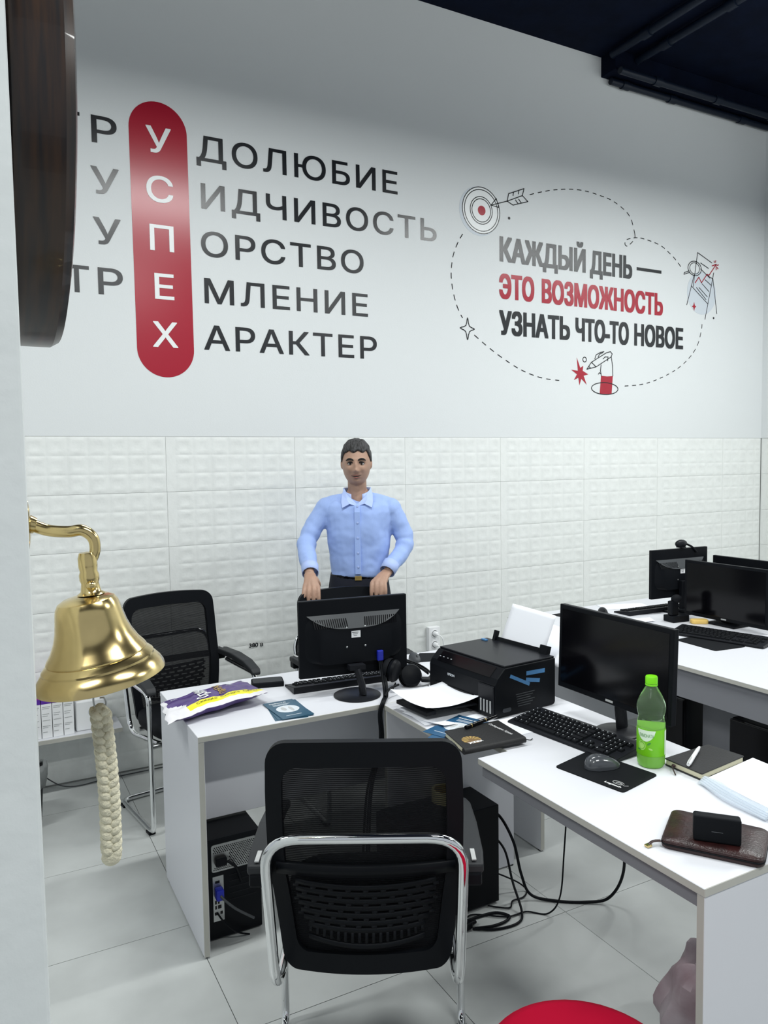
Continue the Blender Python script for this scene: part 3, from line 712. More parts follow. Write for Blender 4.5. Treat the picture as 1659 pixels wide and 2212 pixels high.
# ------------------------------------------------------------------ keyboards
KM = None
def keyboard(label, loc, rz, L=.44, Wd=.135, single=True, th=.018, tone='black_s'):
    """long axis local X, front edge -Y"""
    global KM
    o = thing('keyboard', label, 'keyboard', loc, rz)
    prof = [(-Wd/2, 0), (Wd/2, 0), (Wd/2, th+.008), (Wd/2-.015, th+.008), (-Wd/2+.01, th*.55), (-Wd/2, th*.4)]
    mb = MB(); mb.loft([[(-L/2, y, z) for y, z in prof], [(L/2, y, z) for y, z in prof]]); mb.build('case', tone, o, bevel=.002)
    rows = [(.0, [1]*15, 0), (.0, None, 0)]
    keys = []
    kw = (L-.03)/22.6; rowh = (Wd-.032)/6
    layout = [[(0, 1), (2, 1), (3, 1), (4, 1), (5, 1), (6.5, 1), (7.5, 1), (8.5, 1), (9.5, 1), (11, 1), (12, 1), (13, 1), (14, 1), (15.3, 1), (16.3, 1), (17.3, 1)],
        [(i, 1) for i in range(13)]+[(13, 2), (15.3, 1), (16.3, 1), (17.3, 1), (18.6, 1), (19.6, 1), (20.6, 1), (21.6, 1)],
        [(0, 1.5)]+[(1.5+i, 1) for i in range(12)]+[(13.5, 1.5), (15.3, 1), (16.3, 1), (17.3, 1), (18.6, 1), (19.6, 1), (20.6, 1)],
        [(0, 1.75)]+[(1.75+i, 1) for i in range(11)]+[(12.75, 2.25), (18.6, 1), (19.6, 1), (20.6, 1), (21.6, 1)],
        [(0, 2.25)]+[(2.25+i, 1) for i in range(10)]+[(12.25, 2.75), (16.3, 1), (18.6, 1), (19.6, 1), (20.6, 1)],
        [(0, 1.25), (1.25, 1.25), (2.5, 1.25), (3.75, 6.25), (10, 1.25), (11.25, 1.25), (12.5, 1.25), (13.75, 1.25), (15.3, 1), (16.3, 1), (17.3, 1), (18.6, 2), (20.6, 1)]]
    if KM is None: KM = {}
    al = MB()
    for r, row in enumerate(layout):
        y = Wd/2-.020-rowh*(r+.5)
        z = th*.55+(y+Wd/2-.01)/(Wd-.025)*(th*.45+.008)
        for (x, w_) in row:
            cx = -L/2+.014+(x+w_/2)*kw
            if single:
                key = (round(w_, 2), round(kw, 4))
                if key not in KM:
                    hw = w_*kw/2-.0012; hh = rowh/2-.0012
                    k = MB(); k.loft([[(-hw, -hh, 0), (hw, -hh, 0), (hw, hh, 0), (-hw, hh, 0)], [(-hw+.0018, -hh+.0012, .007), (hw-.0018, -hh+.0012, .007), (hw-.0018, hh-.002, .0078), (-hw+.0018, hh-.002, .0078)]])
                    if w_ < 3:
                        k.m(1); k.add([(-hw+.003, .0005, .0081), (-hw+.0058, .0005, .0081), (-hw+.0058, .0040, .0081), (-hw+.003, .0040, .0081)], [(0, 1, 2, 3)])
                    ob = k.build('key', ['black_m', 'ltprint'], o); KM[key] = ob.data
                else: ob = bpy.data.objects.new('key', KM[key]); COL.objects.link(ob); ob.parent = o
                ob.location = (cx, y, z-.001); ob.rotation_euler = (R(6), 0, 0)
            else:
                hw = w_*kw/2-.0012; hh = rowh/2-.0012
                al.loft([[(cx-hw, y-hh, z-.001), (cx+hw, y-hh, z-.001), (cx+hw, y+hh, z), (cx-hw, y+hh, z)], [(cx-hw+.002, y-hh+.001, z+.006), (cx+hw-.002, y-hh+.001, z+.006), (cx+hw-.002, y+hh-.002, z+.007), (cx-hw+.002, y+hh-.002, z+.007)]])
    if not single: tag(al.build('keys', 'black_m', o), kind='stuff')
    return o
keyboard('black keyboard behind the monitor seen from the back', (1.262, 2.775, DT), R(176), .43, .125)
keyboard('wide black keyboard with white legends between printer and green bottle', (1.660, 1.846, DT), R(-83), .445, .155)
keyboard('black keyboard near the far wall on the right-hand desk', (3.44, 3.185, DT), R(178), .42, .13, False)
keyboard('black keyboard in front of the right-edge monitor, overhanging a mouse pad', (3.19, 2.50, DT+.004), R(-75), .46, .15, False)

# ------------------------------------------------------------------ mice and pads
def mouse(label, loc, rz, s=1, mt='mid'):
    o = thing('computer_mouse', label, 'mouse', loc, rz)
    def f(a, b_):
        ang = 2*math.pi*a; ph = b_*math.pi/2; c = math.cos(ph)
        x = .031*s*math.cos(ang)*c*(1-.12*math.sin(ang)); y = .054*s*math.sin(ang)*c
        return (x*(1 if abs(y) > .02 else .94), y, .001+.036*s*math.sin(ph)**.8*(1-.35*(y/.054)))
    MB().grid(f, 28, 9, True).build('shell', mt, o, smooth=180)
    MB().tube([(0, .022*s, .029*s), (0, .036*s, .022*s)], .0035*s, 8).build('scroll_wheel', 'black_g', o, smooth=60)
    return o
def slab(name, label, cat, poly, z0, z1, mt, bevel=.001, parent=None):
    c = sum((Vector((p[0], p[1], 0)) for p in poly), Vector())/len(poly)
    o = MB().prism([(x-c.x, y-c.y) for x, y in poly], 0, z1-z0).build(name, mt, bevel=bevel)
    o.location = (c.x, c.y, z0); return tag(o, label, cat)
def quad_round(P, r=.01, n=4):
    out = []
    for i in range(len(P)):
        p = Vector((*P[i], 0)); a = (Vector((*P[i-1], 0))-p).normalized(); b_ = (Vector((*P[(i+1) % len(P)], 0))-p).normalized()
        for j in range(n+1):
            t = j/n; q = (p+a*r)*(1-t)**2+p*2*t*(1-t)+(p+b_*r)*t*t; out.append((q.x, q.y))
    return out
pad = thing('mouse_pad', 'black mouse pad with white brand lettering under the grey mouse', 'mouse pad', (1.55, 1.60, DT))
PC = [(1.443, 1.683), (1.484, 1.458), (1.653, 1.494), (1.612, 1.725)]
MB().prism(quad_round(PC, .012), DT, DT+.003).build('pad', 'black_m', pad, world=True)
xd = (Vector((*PC[1], 0))-Vector((*PC[0], 0))).normalized(); yd = Vector((0, 0, 1)).cross(xd)
mb = MB(); text(mb, 'Logitech', Vector((1.484, 1.458, DT+.0032))-xd*.072+yd*.016, xd, yd, .052, .010, .0005)
cc = Vector((1.484, 1.458, DT+.0036))-xd*.042+yd*.040
mb.build('lettering', 'white', pad, world=True)
mb = MB(); mb.tube([cc+xd*(.017*math.cos(a))+yd*(.009*math.sin(a)) for a in [R(20+q*16) for q in range(20)]], .0010, 4).tube([cc+xd*.004+yd*.002, cc+xd*.022-yd*.006, cc+xd*.03+yd*.002], .0009, 4).tube([cc-xd*.006-yd*.004, cc+xd*.004+yd*.003, cc+xd*.012+yd*.0], .0012, 4)
mb.build('emblem', 'lgrey', pad, world=True)
mouse('grey computer mouse on the lettered mouse pad in front', (1.556, 1.610, DT+.003), R(-108), 1.0)
pad1 = slab('mouse_pad', 'black mouse pad at the far right end of the monitor desk', 'mouse pad', [(1.66, 2.90), (1.80, 2.86), (1.93, 2.945), (1.78, 3.02)], DT, DT+.003, 'black_m')
mouse('dark mouse half hidden behind the rear-facing monitor', (1.70, 2.925, DT+.003), R(170), .8, 'dgrey')
slab('mouse_pad', 'black mouse pad under the keyboard on the right-hand desk', 'mouse pad', quad_round([(2.985, 2.60), (2.965, 2.35), (3.15, 2.33), (3.18, 2.60)], .012), DT, DT+.003, 'black_m')
slab('mouse_pad', 'black mouse pad at the far left corner of the right-hand desk', 'mouse pad', quad_round([(2.88, 3.395), (2.90, 3.20), (3.09, 3.20), (3.09, 3.395)], .012), DT, DT+.003, 'black_m')
mouse('small black mouse on the far side of the right-hand desk', (3.155, 3.262, DT), R(150), .9, 'black_s')

# ------------------------------------------------------------------ printer
PR = thing('printer', 'black ink tank printer with a white sheet in its output tray', 'printer', (1.52, 2.287, DT), R(5.5))
# local: front faces -X, +Y to the far end; width .375 along y, depth .29 along x
hy = .188
prof = [(0, .002), (0, .120), (.010, .140), (.045, .172), (.29, .172), (.29, .012), (.285, .002)]
mb = MB(); mb.loft([[(x, -hy, z) for x, z in prof], [(x, hy, z) for x, z in prof]]); mb.build('body', 'black', PR, bevel=.004, seg=3)
MB().box(.047, .288, -hy+.004, hy-.004, .172, .179).build('scanner_lid', 'black_s', PR, bevel=.003)
MB().add([(.008, -.15, .1385), (.008, .15, .1385), (.040, .15, .1685), (.040, -.15, .1685)], [(0, 3, 2, 1)]).build('control_panel', 'black_g', PR, solid=.002)
mb = MB()
for q, y in enumerate((.145, .125, .10, .08)): mb.cbox((.022, y, .153), (.006, .006, .001), T(0, 0, 0))
mb.build('button', 'ltprint', PR)
MB().box(-.006, .0, -hy+.004, -hy+.085, .004, .115).build('ink_tank_unit', 'black_s', PR, bevel=.003)
for q in range(4):
    y = -hy+.016+q*.0165
    MB().box(-.0085, -.0055, y, y+.007, .018, .062).build('ink_window', 'lgrey', PR, bevel=.002)
MB().box(-.003, .001, -.10, .15, .030, .060).build('output_slot', 'black_g', PR)
mb = MB(); text(mb, 'EPSON', (-.0006, .075, .098), (0, -1, 0), (0, 0, 1), .040, .010, .0004); mb.build('lettering', 'ltprint', PR)
# right side: embossed text lines, badge, tape strips
mb = MB()
for q in range(6): mb.box(.095+q*.002, .185-(q % 3)*.01, -hy-.0008, -hy, .070-q*.0085, .0725-q*.0085)
tag(mb.build('printed_lines', 'dgrey', PR), kind='stuff')
MB().prism(rrect(.032, .072, .018, .032, .007), 0, .0015, T(0, -hy, 0) @ RX(R(90))).build('badge', 'mid', PR)
for (x0, z0, x1, z1, wd) in ((.068, .142, .160, .098, .012), (.145, .139, .235, .136, .015), (.143, .117, .210, .104, .014)):
    d = Vector((x1-x0, 0, z1-z0)); L = d.length; a = math.atan2(z1-z0, x1-x0)
    MB().box(0, L, -.0007, 0, -wd/2, wd/2, T(x0, -hy-.0002, z0) @ RY(-a)).build('tape_strip', 'bluetape', PR)
MB().cbox((.25, .155, .181), (.012, .028, .006)).build('tape_strip', 'bluetape', PR, bevel=.001)
# rear feed with guides
gm = T(.285, 0, .172) @ RY(R(18))
MB().box(-.002, .006, -.155, .135, -.02, .022, gm).build('rear_feed', 'black', PR, bevel=.002)
MB().box(-.012, .006, .125, .140, -.02, .045, gm).build('paper_guide', 'black', PR, bevel=.002)
MB().box(-.014, .006, -.158, -.118, -.02, .036, gm).build('paper_guide', 'black', PR, bevel=.002)
# output tray
MB().box(-.17, .0, -.095, .135, .028, .034, T(0, 0, 0) @ RY(R(4))).build('output_tray', 'black_s', PR, bevel=.002)
MB().box(-.21, -.165, -.07, .11, .02, .034).build('tray_extension', 'black_s', PR, bevel=.002)
# sheets
def sheet(label, loc, rz, fn, nu=10, nv=10, mt='paper', name='paper_sheet', th=.0006):
    o = MB().grid(fn, nu, nv).build(name, mt, None, smooth=180, solid=th); o.location = loc; o.rotation_euler = (0, 0, rz); return tag(o, label, 'paper')
sheet('white sheet curving out of the printer front', (1.52, 2.287, DT), R(5.5), lambda a, b_: (-.235+.245*a, -.105+.215*b_, .052+.014*(a*2-1)**2-.010*math.sin(math.pi*b_)+.012*(1-a)*b_))
sheet('upright white sheet standing in the rear feed of the printer', (1.52, 2.287, DT), R(5.5), lambda a, b_: (.300+.050*b_+.004*math.sin(3*a), -.115+.235*a-.02*b_, .16+.150*b_+.012*a))
sheet('second upright white sheet leaning behind the first in the printer', (1.52, 2.287, DT), R(5.5), lambda a, b_: (.318+.12*b_+.01*math.sin(3*a), -.175+.21*a, .13+.125*b_-.03*(1-a)*b_))
sheet('white sheet on the desk below the printer tray, topmost of the loose ones', (1.405, 2.24, DT), R(10), lambda a, b_: (-.095+.19*a, -.12+.22*b_, .004+.012*max(0, 1-2.2*a)*max(0, 1-2.2*b_)))
sheet('white sheet lying crooked under the curled sheet by the printer', (1.395, 2.265, DT), R(-4), lambda a, b_: (-.09+.19*a, -.10+.22*b_, .0018))
sheet('small white sheet at the inner corner of the two desks', (1.365, 2.36, DT), R(20), lambda a, b_: (-.055+.14*a, -.07+.11*b_, .0012))
sheet('white sheet lying under the black notebook with emblem', (1.56, 2.00, DT), R(3), lambda a, b_: (-.07+.12*a, -.06+.16*b_, .0010))

# ------------------------------------------------------------------ leaflets
def leaflet(label, loc, rz, w_, h_, z, mt, detailed=True, name='leaflet', group=None):
    o = thing(name, label, 'leaflet', (loc[0], loc[1], z), rz, group)
    MB().box(-w_/2, w_/2, -h_/2, h_/2, 0, .0009).build('cover', mt, o)
    if detailed:
        mb = MB(); text(mb, 'Grandmaster AI', (-w_*.36, h_*.36, .001), (1, 0, 0), (0, 1, 0), w_*.55, h_*.05, .0004); mb.build('lettering', 'white', o)
        mb = MB(); mb.prism([(x, y) for x, y in circ(0, -.0, w_*.36, 20, h_*.20)], .0009, .0011); mb.build('picture', 'ltprint', o)
        mb = MB(); mb.prism(circ(-w_*.12, h_*.02, w_*.08, 12, h_*.10), .0011, .0013).prism(circ(w_*.10, -h_*.02, w_*.06, 12, h_*.13), .0011, .0013); mb.build('figure', 'lgrey', o)
        mb = MB()
        for q in range(3): mb.box(-w_*.3, w_*(.28-.06*q), h_*(.30-.03*q), h_*(.312-.03*q), .0009, .0011)
        mb.box(-w_*.3, w_*.2, -h_*.36, -h_*.345, .0009, .0011); tag(mb.build('printed_lines', 'ltprint', o), kind='stuff')
    return o
for i, (dx, dy, a) in enumerate(((-.008, -.004, -9), (-.004, .003, -5), (.003, -.003, -2), (.0, .0, 2))):
    leaflet('dark teal leaflet, topmost of the fanned pile at the desk edge' if i == 3 else 'dark teal leaflet under others in the fanned pile at the desk edge', (.957+dx, 2.568+dy), R(a), .118, .200, DT+.0012*i, 'tealprint', i == 3, group='teal leaflets in the fanned pile')
leaflet('navy leaflet with pale picture between the papers and the black notebook', (1.375, 2.095), R(-68), .125, .21, DT+.006, 'navyprint')
leaflet('navy leaflet mostly covered by the black notebook with emblem', (1.345, 2.055), R(-58), .12, .20, DT+.0045, 'navyprint', False)

# ------------------------------------------------------------------ notebooks, pens
def book(name, label, cat, corners, z, th, cover, pages='cream', extra=None, bev=.003):
    c = sum((Vector((*p, 0)) for p in corners), Vector())/4; o = thing(name, label, cat, (c.x, c.y, z))
    def sc(f): return [(c.x+(p[0]-c.x)*f, c.y+(p[1]-c.y)*f) for p in corners]
    MB().prism(quad_round(corners, .006), z+th-.003, z+th).prism(quad_round(corners, .006), z, z+.003).build('cover', cover, o, world=True, bevel=.0008, seg=1)
    a, b_ = Vector((*corners[0], 0)), Vector((*corners[1], 0)); d = (Vector((*corners[3], 0))-a).normalized()*.004
    MB().prism(quad_round(sc(.965), .003), z+.003, z+th-.003).build('pages', pages, o, world=True)
    return o
# black notebook with gold emblem; corners: near-left, near-right, far-right, far-left (spine = near side)
NBC = [(1.262, 1.868), (1.484, 1.858), (1.497, 2.030), (1.292, 2.030)]
NBC = [(1.258, 1.880), (1.480, 1.868), (1.499, 2.032), (1.288, 2.036)]
nb = book('notebook', 'black notebook with gold emblem and silver script, a pen on it', 'notebook', NBC, DT+.007, .020, 'leather_k')
a = Vector((*NBC[0], 0)); b_ = Vector((*NBC[1], 0)); dd = (a-b_).normalized(); up_ = Vector((0, 0, DT+.0275))
MB().tube([(a.x, a.y, DT+.017), (b_.x, b_.y, DT+.017)], .0100, 10).build('spine', 'leather_k', nb, world=True, smooth=60)
ec = Vector((1.318, 1.925, DT+.0272))
MB().prism(circ(0, 0, .031, 28), 0, .0004, T(*ec)).build('emblem_disc', 'goldb', nb, world=True)
mb = MB()
for q in range(9):
    an = R(-10+q*25); mb.add([ec+Vector((.010*math.cos(an-.1), .010*math.sin(an-.1), .0008)), ec+Vector((.031*math.cos(an-.14), .031*math.sin(an-.14), .0008)), ec+Vector((.031*math.cos(an+.10), .031*math.sin(an+.10), .0008)), ec+Vector((.010*math.cos(an+.1), .010*math.sin(an+.1), .0008))], [(0, 1, 2, 3)])
mb.build('emblem_rays', 'gold', nb, world=True)
mb = MB(); text(mb, 'УСПЕХ', ec+Vector((-.026, -.030, .001)), (1, .02, 0), (-.05, 1, 0), .052, .013, .0008); mb.build('lettering', 'white', nb, world=True)
mb = MB(); text(mb, 'Собираем Храм', Vector((1.446, 2.016, DT+.0274)), (.05, -1, 0), (1, .05, 0), .115, .011, 0); mb.build('lettering', 'white', nb, world=True)
MB().tube([(1.48, 1.90, DT+.012), (1.50, 1.895, DT+.006), (1.515, 1.885, DT+.003), (1.53, 1.892, DT+.003)], .0012, 5, smooth=4).build('ribbon', 'black', nb, world=True)
pn = thing('pen', 'thick black pen lying on the black notebook with emblem', 'pen', (1.43, 2.03, DT+.032))
d = Vector((1, .08, 0)).normalized()
pa, pb = Vector((1.355, 2.012, DT+.0335)), Vector((1.505, 2.052, DT+.0335))
MB().tube([pa, pb], .0062, 12).build('barrel', 'black_g', pn, world=True, smooth=60)
for t in (.16, .62): MB().tube([pa.lerp(pb, t), pa.lerp(pb, t+.015)], .0066, 12).build('ring', 'gold', pn, world=True, smooth=60)
# dark notebook with white pen
N2 = [(1.726, 1.406), (1.938, 1.432), (1.925, 1.548), (1.726, 1.536)]
nb2 = book('notebook', 'dark brown notebook with cream pages under the white pen', 'notebook', N2, DT+.0015, .020, 'leather_k')
MB().tube([(1.722, 1.50, DT+.012), (1.708, 1.492, DT+.014), (1.700, 1.478, DT+.006), (1.694, 1.468, DT+.003)], .0018, 6, smooth=4).build('ribbon', 'leather', nb2, world=True)
MB().ell((1.722, 1.500, DT+.012), (.006, .006, .005), 8, 6).build('ribbon_knot', 'leather', nb2, world=True, smooth=180)
p2 = thing('pen', 'white ballpoint pen with clip lying on the dark brown notebook', 'pen', (1.80, 1.49, DT+.022))
pa, pb = Vector((1.732, 1.457, DT+.0285)), Vector((1.868, 1.532, DT+.0285))
MB().tube([pa, pa.lerp(pb, .1), pa.lerp(pb, .85), pb], [.0050, .0062, .0055, .003], 12).build('barrel', 'white', p2, world=True, smooth=60)
MB().tube([pa+Vector((0, 0, .004)), pa+Vector((-.004, -.003, .009)), pa.lerp(pb, .28)+Vector((0, 0, .0085))], .0016, 6, smooth=3).build('clip', 'lgrey', p2, world=True, smooth=60)
# transparent folder with sheets
ff = thing('plastic_folder', 'clear plastic folder holding white sheets at the right desk edge', 'folder', (1.84, 1.27, DT))
FC = [(1.716, 1.402), (1.675, 1.171), (1.955, 1.130), (1.975, 1.435)]
MB().prism(FC, DT+.001, DT+.004).build('back_cover', 'clear', ff, world=True)
MB().prism([(1.738, 1.395), (1.708, 1.175), (1.945, 1.140), (1.965, 1.425)], DT+.0045, DT+.013).build('sheets', 'paper', ff, world=True)
mb = MB()
for q in range(4):
    o1 = q*.006; mb.tube([(1.712+o1, 1.400, DT+.006+q*.003), (1.672+o1+.004*q, 1.290, DT+.008+q*.002), (1.664+o1, 1.168, DT+.006+q*.003)], [.003, .0045, .003], 6, sx=1.6, smooth=5)
tag(mb.build('sleeve_edge', 'clear', ff, world=True, smooth=60), kind='stuff')
MB().grid(lambda a, b_: (1.700+.06*a-.04*b_, 1.40-.235*b_, DT+.004+.010*math.sin(math.pi*a*.9)+.002*math.sin(9*b_)), 6, 12).build('sleeve', 'clear', ff, world=True, smooth=180, solid=.0006)

# wallet and box
WC = [(1.343, 1.205), (1.462, 1.028), (1.600, 1.112), (1.492, 1.302)]
wal = thing('leather_organizer', 'dark red leather zip wallet lying under the small black box', 'wallet', (1.47, 1.16, DT))
mb = MB()
def wf(z_, s_): 
    c = Vector((1.474, 1.162, 0)); return [((c.x+(p[0]-c.x)*s_), (c.y+(p[1]-c.y)*s_), z_) for p in quad_round(WC, .02, 5)]
mb.loft([wf(DT+.0005, .97), wf(DT+.004, 1.0), wf(DT+.009, 1.0), wf(DT+.010, .988), wf(DT+.012, .988), wf(DT+.013, 1.0), wf(DT+.018, 1.0), wf(DT+.0215, .96), wf(DT+.0225, .6)]); mb.build('cover', 'leather', wal, world=True, smooth=50)
mb = MB(); q_ = [(x, y, DT+.011) for x, y in quad_round(WC, .02, 5)]; mb.tube(q_, .0018, 6, closed=True).build('zipper', 'black', wal, world=True, smooth=60)
MB().tube([(1.352, 1.212, DT+.012), (1.338, 1.222, DT+.010), (1.322, 1.222, DT+.004)], .0045, 8, sy=.5, smooth=3).build('pull_strap', 'leather', wal, world=True, smooth=60)
MB().cbox((1.323, 1.222, DT+.004), (.014, .012, .005)).build('zip_pull', 'brass', wal, world=True, bevel=.001)
bx = thing('small_box', 'small black box with rounded top edge standing on the leather wallet', 'box', (1.447, 1.137, DT+.0226), R(-48))
prof = [(-.018, 0), (.022, 0), (.022, .048), (.016, .056), (-.018, .060)]
mb = MB(); mb.loft([[(-.050, y, z) for y, z in prof], [(.050, y, z) for y, z in prof]]); mb.build('case', 'black_m', bx, bevel=.005, seg=3)
MB().box(-.012, .012, -.0186, -.018, .026, .0272).build('lettering', 'mid', bx)

# bottle
bt = thing('soda_bottle', 'green lime drink bottle with a bright green cap, half full', 'bottle', (1.697, 1.560, DT), R(-30)); bt.scale = (1, 1, .955)
P0 = [(.020, .004), (.034, .0), (.0395, .010), (.0402, .030), (.0402, .110), (.0400, .118), (.0398, .136), (.0370, .146), (.0362, .153), (.0400, .168), (.0412, .178), (.0408, .188), (.0385, .198), (.030, .218), (.020, .236), (.0145, .246), (.0140, .254)]
K = .985
MB().lathe([(r*K, z) for r, z in P0], 40, caps=False).build('bottle_shell', 'pet', bt, smooth=60)
MB().lathe([(.002, .003)]+[(min(r*K-.0012, .0385), z+.001) for r, z in P0[:6]]+[(.038*K, .124), (.002, .124)], 40).build('drink', 'juice', bt, smooth=60)
MB().lathe([(.0155, .252), (.0172, .253), (.0172, .272), (.0155, .275), (.001, .275)], 24).build('cap', 'cap', bt, smooth=40)
MB().lathe([(.0168, .2465), (.0175, .247), (.0175, .251), (.0168, .2515)], 24, caps=False).build('cap_ring', 'cap', bt, smooth=60)
lb = MB().lathe([(.0400, .038), (.0405, .040), (.0405, .118), (.0400, .120)], 40, caps=False).build('label_wrap', 'lime', bt, smooth=60)
def onb(mb, fn2, r=.0410):   # map flat (angle deg, z) patch to the bottle
    pass
def bpatch(name, pts, mt, r=.0409):
    mb = MB(); mb.add([(r*math.cos(R(a)), r*math.sin(R(a)), z) for a, z in pts], [list(range(len(pts)))]); return mb.build(name, mt, lb)
# camera sees the side around world angle ~ -137 deg; local = world + 30
A0 = -137+30
def strip(name, f0, f1, a0, a1, mt, r):
    n = 14; mb = MB(); mb.grid(lambda a, b_: (r*math.cos(R(a0+(a1-a0)*a)), r*math.sin(R(a0+(a1-a0)*a)), f0(a)*(1-b_)+f1(a)*b_), n, 3); return mb.build(name, mt, lb, smooth=180)
strip('label_crest', lambda a: .118-.034*math.sin(math.pi*min(1, max(0, a)))**.6, lambda a: .118, A0-62, A0+18, 'limew', .0409)
strip('label_panel', lambda a: .042, lambda a: .116, A0+62, A0+84, 'limew', .0410)
mb = MB(); gv = text_geo('ЛИМОНАТА'); x0 = min(p[0] for p in gv[0]); x1 = max(p[0] for p in gv[0])
mb.add([(.0414*math.cos(R(A0-50+60*(p[0]-x0)/(x1-x0))), .0414*math.sin(R(A0-50+60*(p[0]-x0)/(x1-x0))), .097+p[1]*.014) for p in gv[0]], gv[1]); mb.build('lettering', 'limed', lb)
for (ca, cz, rr_, mt) in ((A0-38, .070, 17, 'limel'), (A0-38, .070, 13, 'lime'), (A0-38, .070, 11, 'limel')):
    bpatch('lime_slice', [(ca+rr_*math.cos(t), cz+rr_*.00085*math.sin(t)) for t in [2*math.pi*k/20 for k in range(20)]], mt, .0409+.0002*(17-rr_)/3+.0002)
for (ca, cz, an) in ((A0-8, .078, 40), (A0-2, .062, -20), (A0-52, .056, 10)):
    bpatch('leaf', [(ca+9*math.cos(t)*math.cos(R(an))-4*math.sin(t)*math.sin(R(an)), cz+(9*math.cos(t)*math.sin(R(an))+4*math.sin(t)*math.cos(R(an)))*.0007) for t in [2*math.pi*k/12 for k in range(12)]], 'limed' if an > 0 else 'limel', .0411)

# snack bag
sb_ = thing('snack_bag', 'purple and yellow crinkled snack bag overhanging the left desk edge', 'bag', (.74, 2.85, DT))
# local frame along the bag: from lower-left end to upper-right end
Q00, Q10, Q11, Q01 = Vector((.530, 2.575, .778)), Vector((.922, 2.675, .800)), Vector((.893, 2.915, .790)), Vector((.560, 2.825, .780))
def bagp(u, v, top=True):
    p = (Q00*(1-u)+Q10*u)*(1-v)+(Q01*(1-u)+Q11*u)*v
    e = math.sin(math.pi*u)**.5*math.sin(math.pi*v)**.7 if 0 < u < 1 and 0 < v < 1 else 0
    n_ = noise.noise(Vector((u*6, v*4, 2)))*.009*math.sin(math.pi*v)+noise.noise(Vector((u*17, v*6, 4)))*.0045
    p = p+Vector((.004*math.sin(v*19), .005*math.sin(u*21), 0))
    lift = .012*math.sin(math.pi*u)*(1-v)
    if top: z = p.z+.026*e+n_*.8+lift
    else:
        z = p.z+lift-.045*e**1.0
        z = max(z, DT+.001) if p.x > .565 else max(z, DT-.012)
    return (p.x, p.y, z)
mb = MB()
nu, nv = 44, 30
vs = [bagp(i/(nu-1), j/(nv-1)) for j in range(nv) for i in range(nu)]; fs = []; mi = []
def bagcol(u, v):
    if u < .04 or v < .12: return 2
    if v < .235: return 1 if u > .22 else 2
    if u < .20 and v < .52-.8*u: return 2
    return 0
for j in range(nv-1):
    for i in range(nu-1):
        mb.cur = bagcol((i+.5)/(nu-1), (j+.5)/(nv-1)); mb.add([vs[j*nu+i], vs[j*nu+i+1], vs[(j+1)*nu+i+1], vs[(j+1)*nu+i]], [(0, 1, 2, 3)])
# weld
def weld(o):
    import bmesh
    bm = bmesh.new(); bm.from_mesh(o.data); bmesh.ops.remove_doubles(bm, verts=bm.verts, dist=1e-5); bm.to_mesh(o.data); bm.free()
o = mb.build('front_film', ['purple', 'yellow', 'foilw'], sb_, world=True, smooth=180); weld(o)
mb = MB(); mb.grid(lambda a, b_: bagp(a, b_, False), 24, 12); mb.build('back_film', 'purple', sb_, world=True, smooth=180)
def bagtext(s, u0, u1, v0, v1, mt, off=.02, name='lettering', rot=False):
    vs_, fs_ = text_geo(s, 0); x0 = min(p[0] for p in vs_); x1 = max(p[0] for p in vs_); y0 = min(p[1] for p in vs_); y1 = max(p[1] for p in vs_)
    mb = MB(); out = []
    for p in vs_:
        a = (p[0]-x0)/(x1-x0); b2 = (p[1]-y0)/(y1-y0)
        u, v = (u0+(u1-u0)*b2, v0+(v1-v0)*a) if rot else (u0+(u1-u0)*a, v0+(v1-v0)*b2)
        out.append((u, v))
    for k in range(9 if off else 1):
        du, dv = (0, 0) if k == 0 else (.0045*math.cos(k*math.pi/4)*off/.03, .008*math.sin(k*math.pi/4)*off/.03)
        mb.add([Vector(bagp(u+du, v+dv))+Vector((0, -.0005, .0022+.00003*k)) for u, v in out], fs_); mb.build(name, mt, sb_, world=True)
bagtext('Орден', .47, .32, .27, .86, 'white', .03, rot=True)
bagtext('ПРЕМИЯ', .63, .555, .30, .90, 'gold', .02, rot=True)
bagtext('Тц', .80, .70, .60, .88, 'ltprint', .0, rot=True)
bagtext('Скидка  Скидка  Скидка', .30, .98, .15, .21, 'black', .0)
bagtext('ПП', .10, .16, .78, .84, 'ltprint', .0)

# small black object beside the bag
ex_ = thing('phone_case', 'flat black case lying right behind the snack bag', 'case', (1.0, 2.905, DT), R(-14))
MB().prism(rrect(-.065, .062, -.040, .038, .008), 0, .020).build('body', 'black_m', ex_, bevel=.003)
MB().prism(rrect(-.060, .057, -.036, .034, .006), .020, .0215).build('lid', 'black_s', ex_)

# headphones
hp = thing('headphones', 'black over-ear headphones lying beside the monitor stand', 'headphones', (1.508, 2.665, DT), 0)
def cup(c, m_):
    m_ = T(*c) @ m_
    e = MB().lathe([(.001, -.016), (.032, -.016), (.042, -.008), (.045, .004), (.040, .013), (.022, .017), (.001, .018)], 28, m_).build('ear_cup', 'black', hp, smooth=40)
    MB().lathe([(.022, -.018), (.032, -.034), (.042, -.034), (.047, -.022), (.045, -.010)], 28, m_, caps=False).build('ear_pad', 'black_m', e, smooth=60)
cup((-.105, -.084, .078), RZ(R(35)) @ RX(R(96)))
cup((-.020, -.070, .044), RZ(R(-15)) @ RX(R(64)))
band = [Vector((-.115, -.068, .100)), Vector((-.075, -.035, .108)), Vector((-.01, .055, .085)), Vector((.075, .035, .050)), Vector((.098, -.030, .026)), Vector((.060, -.085, .020)), Vector((.01, -.100, .030))]
MB().tube(band, .006, 8, sx=2.0, sy=.8, smooth=7).build('headband', 'black_s', hp, smooth=60)
MB().tube([p*.88+Vector((-.004, -.004, .006)) for p in band[:5]], .0065, 8, sx=1.8, sy=.8, smooth=7).build('headband_pad', 'black_m', hp, smooth=60)
